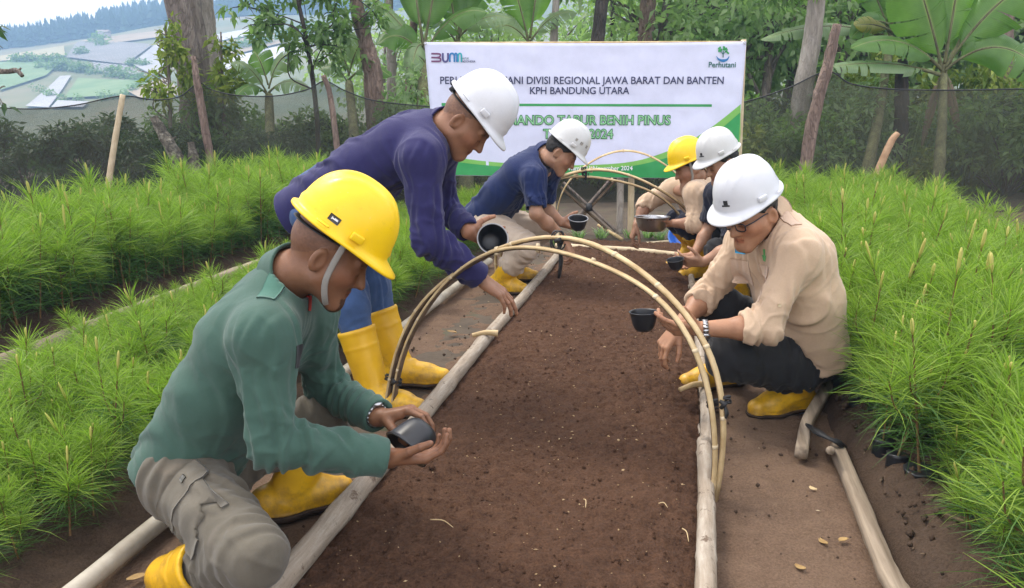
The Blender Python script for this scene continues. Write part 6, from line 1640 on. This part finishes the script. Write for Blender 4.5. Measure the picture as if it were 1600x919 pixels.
PEOPLE['m'] = build_person(dict(key='m', h=.0068, hs=.008,
    label='man in dark short sleeved shirt half hidden behind the man in glasses', skin=(.36, .20, .125), hair='hair',
    pal=dict(shirt=CL['dark'], trousers=CL['black'], hat=M['hat_grey']), face=dirv(196, -26), sleeve=(-.8, -.8), hem=.12,
    j=dict(head=(1128, 255, 4.7), neck=(1148, 280, 4.76), chest=(1156, 315, 4.8), mid=(1166, 352, 4.84), pelvis=(1178, 398, 4.88),
           ls=(1156, 312, 4.6), rs=(1120, 302, 4.94), le=(1142, 388, 4.50), lw=(1098, 410, 4.54), re=(1108, 358, 5.0), rw=(1084, 398, 4.9),
           lh=(1178, 405, 4.78), rh=(1165, 402, 4.98), lk=(1122, 392, 4.62), rk=(1114, 370, 5.02), la=(1150, 445, 4.75), ra=(1136, 432, 5.0), lt=(1115, 462, 4.72), rt=(1104, 442, 4.98)),
    lhand=dict(d=dirv(182, 4), n=(.1, .8, .5), curls=[(22, 30, 22)] * 4, thumb=(.7, .65, .3)),
    rhand=dict(d=dirv(210, -40), n=(-.3, -.6, .6), curls=[(24, 30, 22)] * 4, thumb=(.7, .6, .3)),
    badge=[(-.03, .12, .05, .014, .016, M['label_dark']), (-.03, .12, .037, .034, .005, M['label_dark'])]))

# ------------------------------------------------------------------ details of dress
def toward(px, py, f): c = at(px, py, f); return nrm(A(0, 0, CAM_H) - c)
def seg_up(J, a, b): return nrm(J[b] - J[a])
CL['olive_flap'] = mat_cloth('grey_olive_pocket', (.125, .11, .085), var=.12); CL['green_flap'] = mat_cloth('green_pocket', (.056, .148, .112), var=.08); CL['beige_flap'] = mat_cloth('beige_pocket', (.585, .425, .31), var=.06)
M['button'] = mat_plain('dull_button', (.10, .095, .08), .45)
def put_on(pr, which, name, px, py, f, up, w, h, mt, off=.001, th=.003, nu=12, nv=12, n=None, parent=None):
    r = decal(pr['bv' + which], at(px, py, f), toward(px, py, f) if n is None else n, up, w, h, off, th, nu, nv)
    if r: return obj(name, mesh(name, r[0], r[1], mt), parent or (pr['trousers'] if which == 't' else pr['shirt']))
G_, P_, R_ = PEOPLE['g'], PEOPLE['p'], PEOPLE['r']
tu = nrm(G_['J']['rh'] - G_['J']['rk'])
nn_ = nrm(A(-.15, -.8, .55))
put_on(G_, 't', 'cargo_pocket', 326, 806, 1.74, tu, .15, .16, CL['olive_flap'], .003, .006, n=nn_)
put_on(G_, 't', 'pocket_flap', 296, 775, 1.76, tu, .165, .065, CL['olive_flap'], .008, .006, n=nn_)
put_on(G_, 't', 'button', 304, 752, 1.76, tu, .016, .016, M['button'], .014, .004, 4, 4, n=nn_)
put_on(G_, 's', 'sleeve_patch', 478, 555, 1.76, A(0, 0, 1), .045, .055, CL['black'], .001, .002, n=nrm(A(.75, -.6, .2)))
put_on(G_, 's', 'collar_patch', 492, 474, 1.9, A(.3, 0, 1), .012, .04, M['red'], .004, .002, 4, 6, n=nrm(A(.6, -.8, .2)))
put_on(G_, 's', 'shoulder_strap', 436, 470, 1.86, nrm(G_['J']['rs'] - G_['nb']), .042, .11, CL['green_flap'], .001, .004, n=nrm(A(-.1, -.45, .9)))
ru = A(-.1, 0, 1)
rn = nrm(A(-.75, -.62, .1))
put_on(R_, 's', 'chest_pocket', 1188, 442, 2.80, ru, .10, .115, CL['beige_flap'], .0005, .003, n=rn)
put_on(R_, 's', 'pocket_flap', 1186, 424, 2.80, ru, .104, .042, CL['beige_flap'], .004, .003, n=rn)
put_on(R_, 's', 'chest_logo', 1187, 404, 2.80, ru, .030, .022, M['logo_green'], .001, .001, 6, 6, n=rn)
put_on(R_, 's', 'chest_logo', 1189, 396, 2.80, ru, .012, .030, M['logo_green'], .001, .001, 4, 6, n=rn)
put_on(R_, 's', 'chest_pocket', 1140, 425, 2.96, ru, .09, .10, CL['beige_flap'], .0005, .003, n=nrm(A(-.8, -.55, .1)))
put_on(R_, 's', 'name_badge', 1145, 393, 2.96, ru, .055, .018, M['logo_blue'], .001, .001, 6, 4, n=nrm(A(-.8, -.55, .1)))
put_on(R_, 's', 'shoulder_strap', 1232, 335, 2.80, nrm(R_['J']['ls'] - R_['nb']), .042, .12, CL['beige_flap'], .001, .004, n=nrm(A(.1, -.5, .85)))
put_on(R_, 's', 'button', 1217, 477, 2.66, A(0, 0, 1), .011, .011, M['bamboo_pale'], .001, .003, 3, 3, n=nrm(A(-.1, -1, .2)))
watch(G_, 'l', M['steel']); watch(R_, 'l', M['steel'])
# spectacles of the man in beige
W_ = lambda x, y, z: R_['hd'] + A(x, y, z) @ R_['HR']
SPX = []
for sg in (-1, 1):
    a = np.linspace(0, 2 * math.pi, 28)
    SPX.append(tube([W_(sg * .033 + .024 * np.sign(math.cos(t)) * abs(math.cos(t)) ** .6, .106 - .25 * abs(.024 * math.cos(t)), .004 + .016 * np.sign(math.sin(t)) * abs(math.sin(t)) ** .6) for t in a], 0.0024, 6))
    SPX.append(tube([W_(sg * .057, .100, .010), W_(sg * .072, .07, .012), W_(sg * .079, .01, .012), W_(sg * .080, -.018, .0)], 0.0024, 6))
SPX.append(tube(bez([W_(-.010, .106, .008), W_(0, .110, .011), W_(.010, .106, .008)], 6), .0015, 6))
v, f = join(SPX); obj('spectacles', mesh('spectacles', v, f, M['glass_dark']), R_['p'])
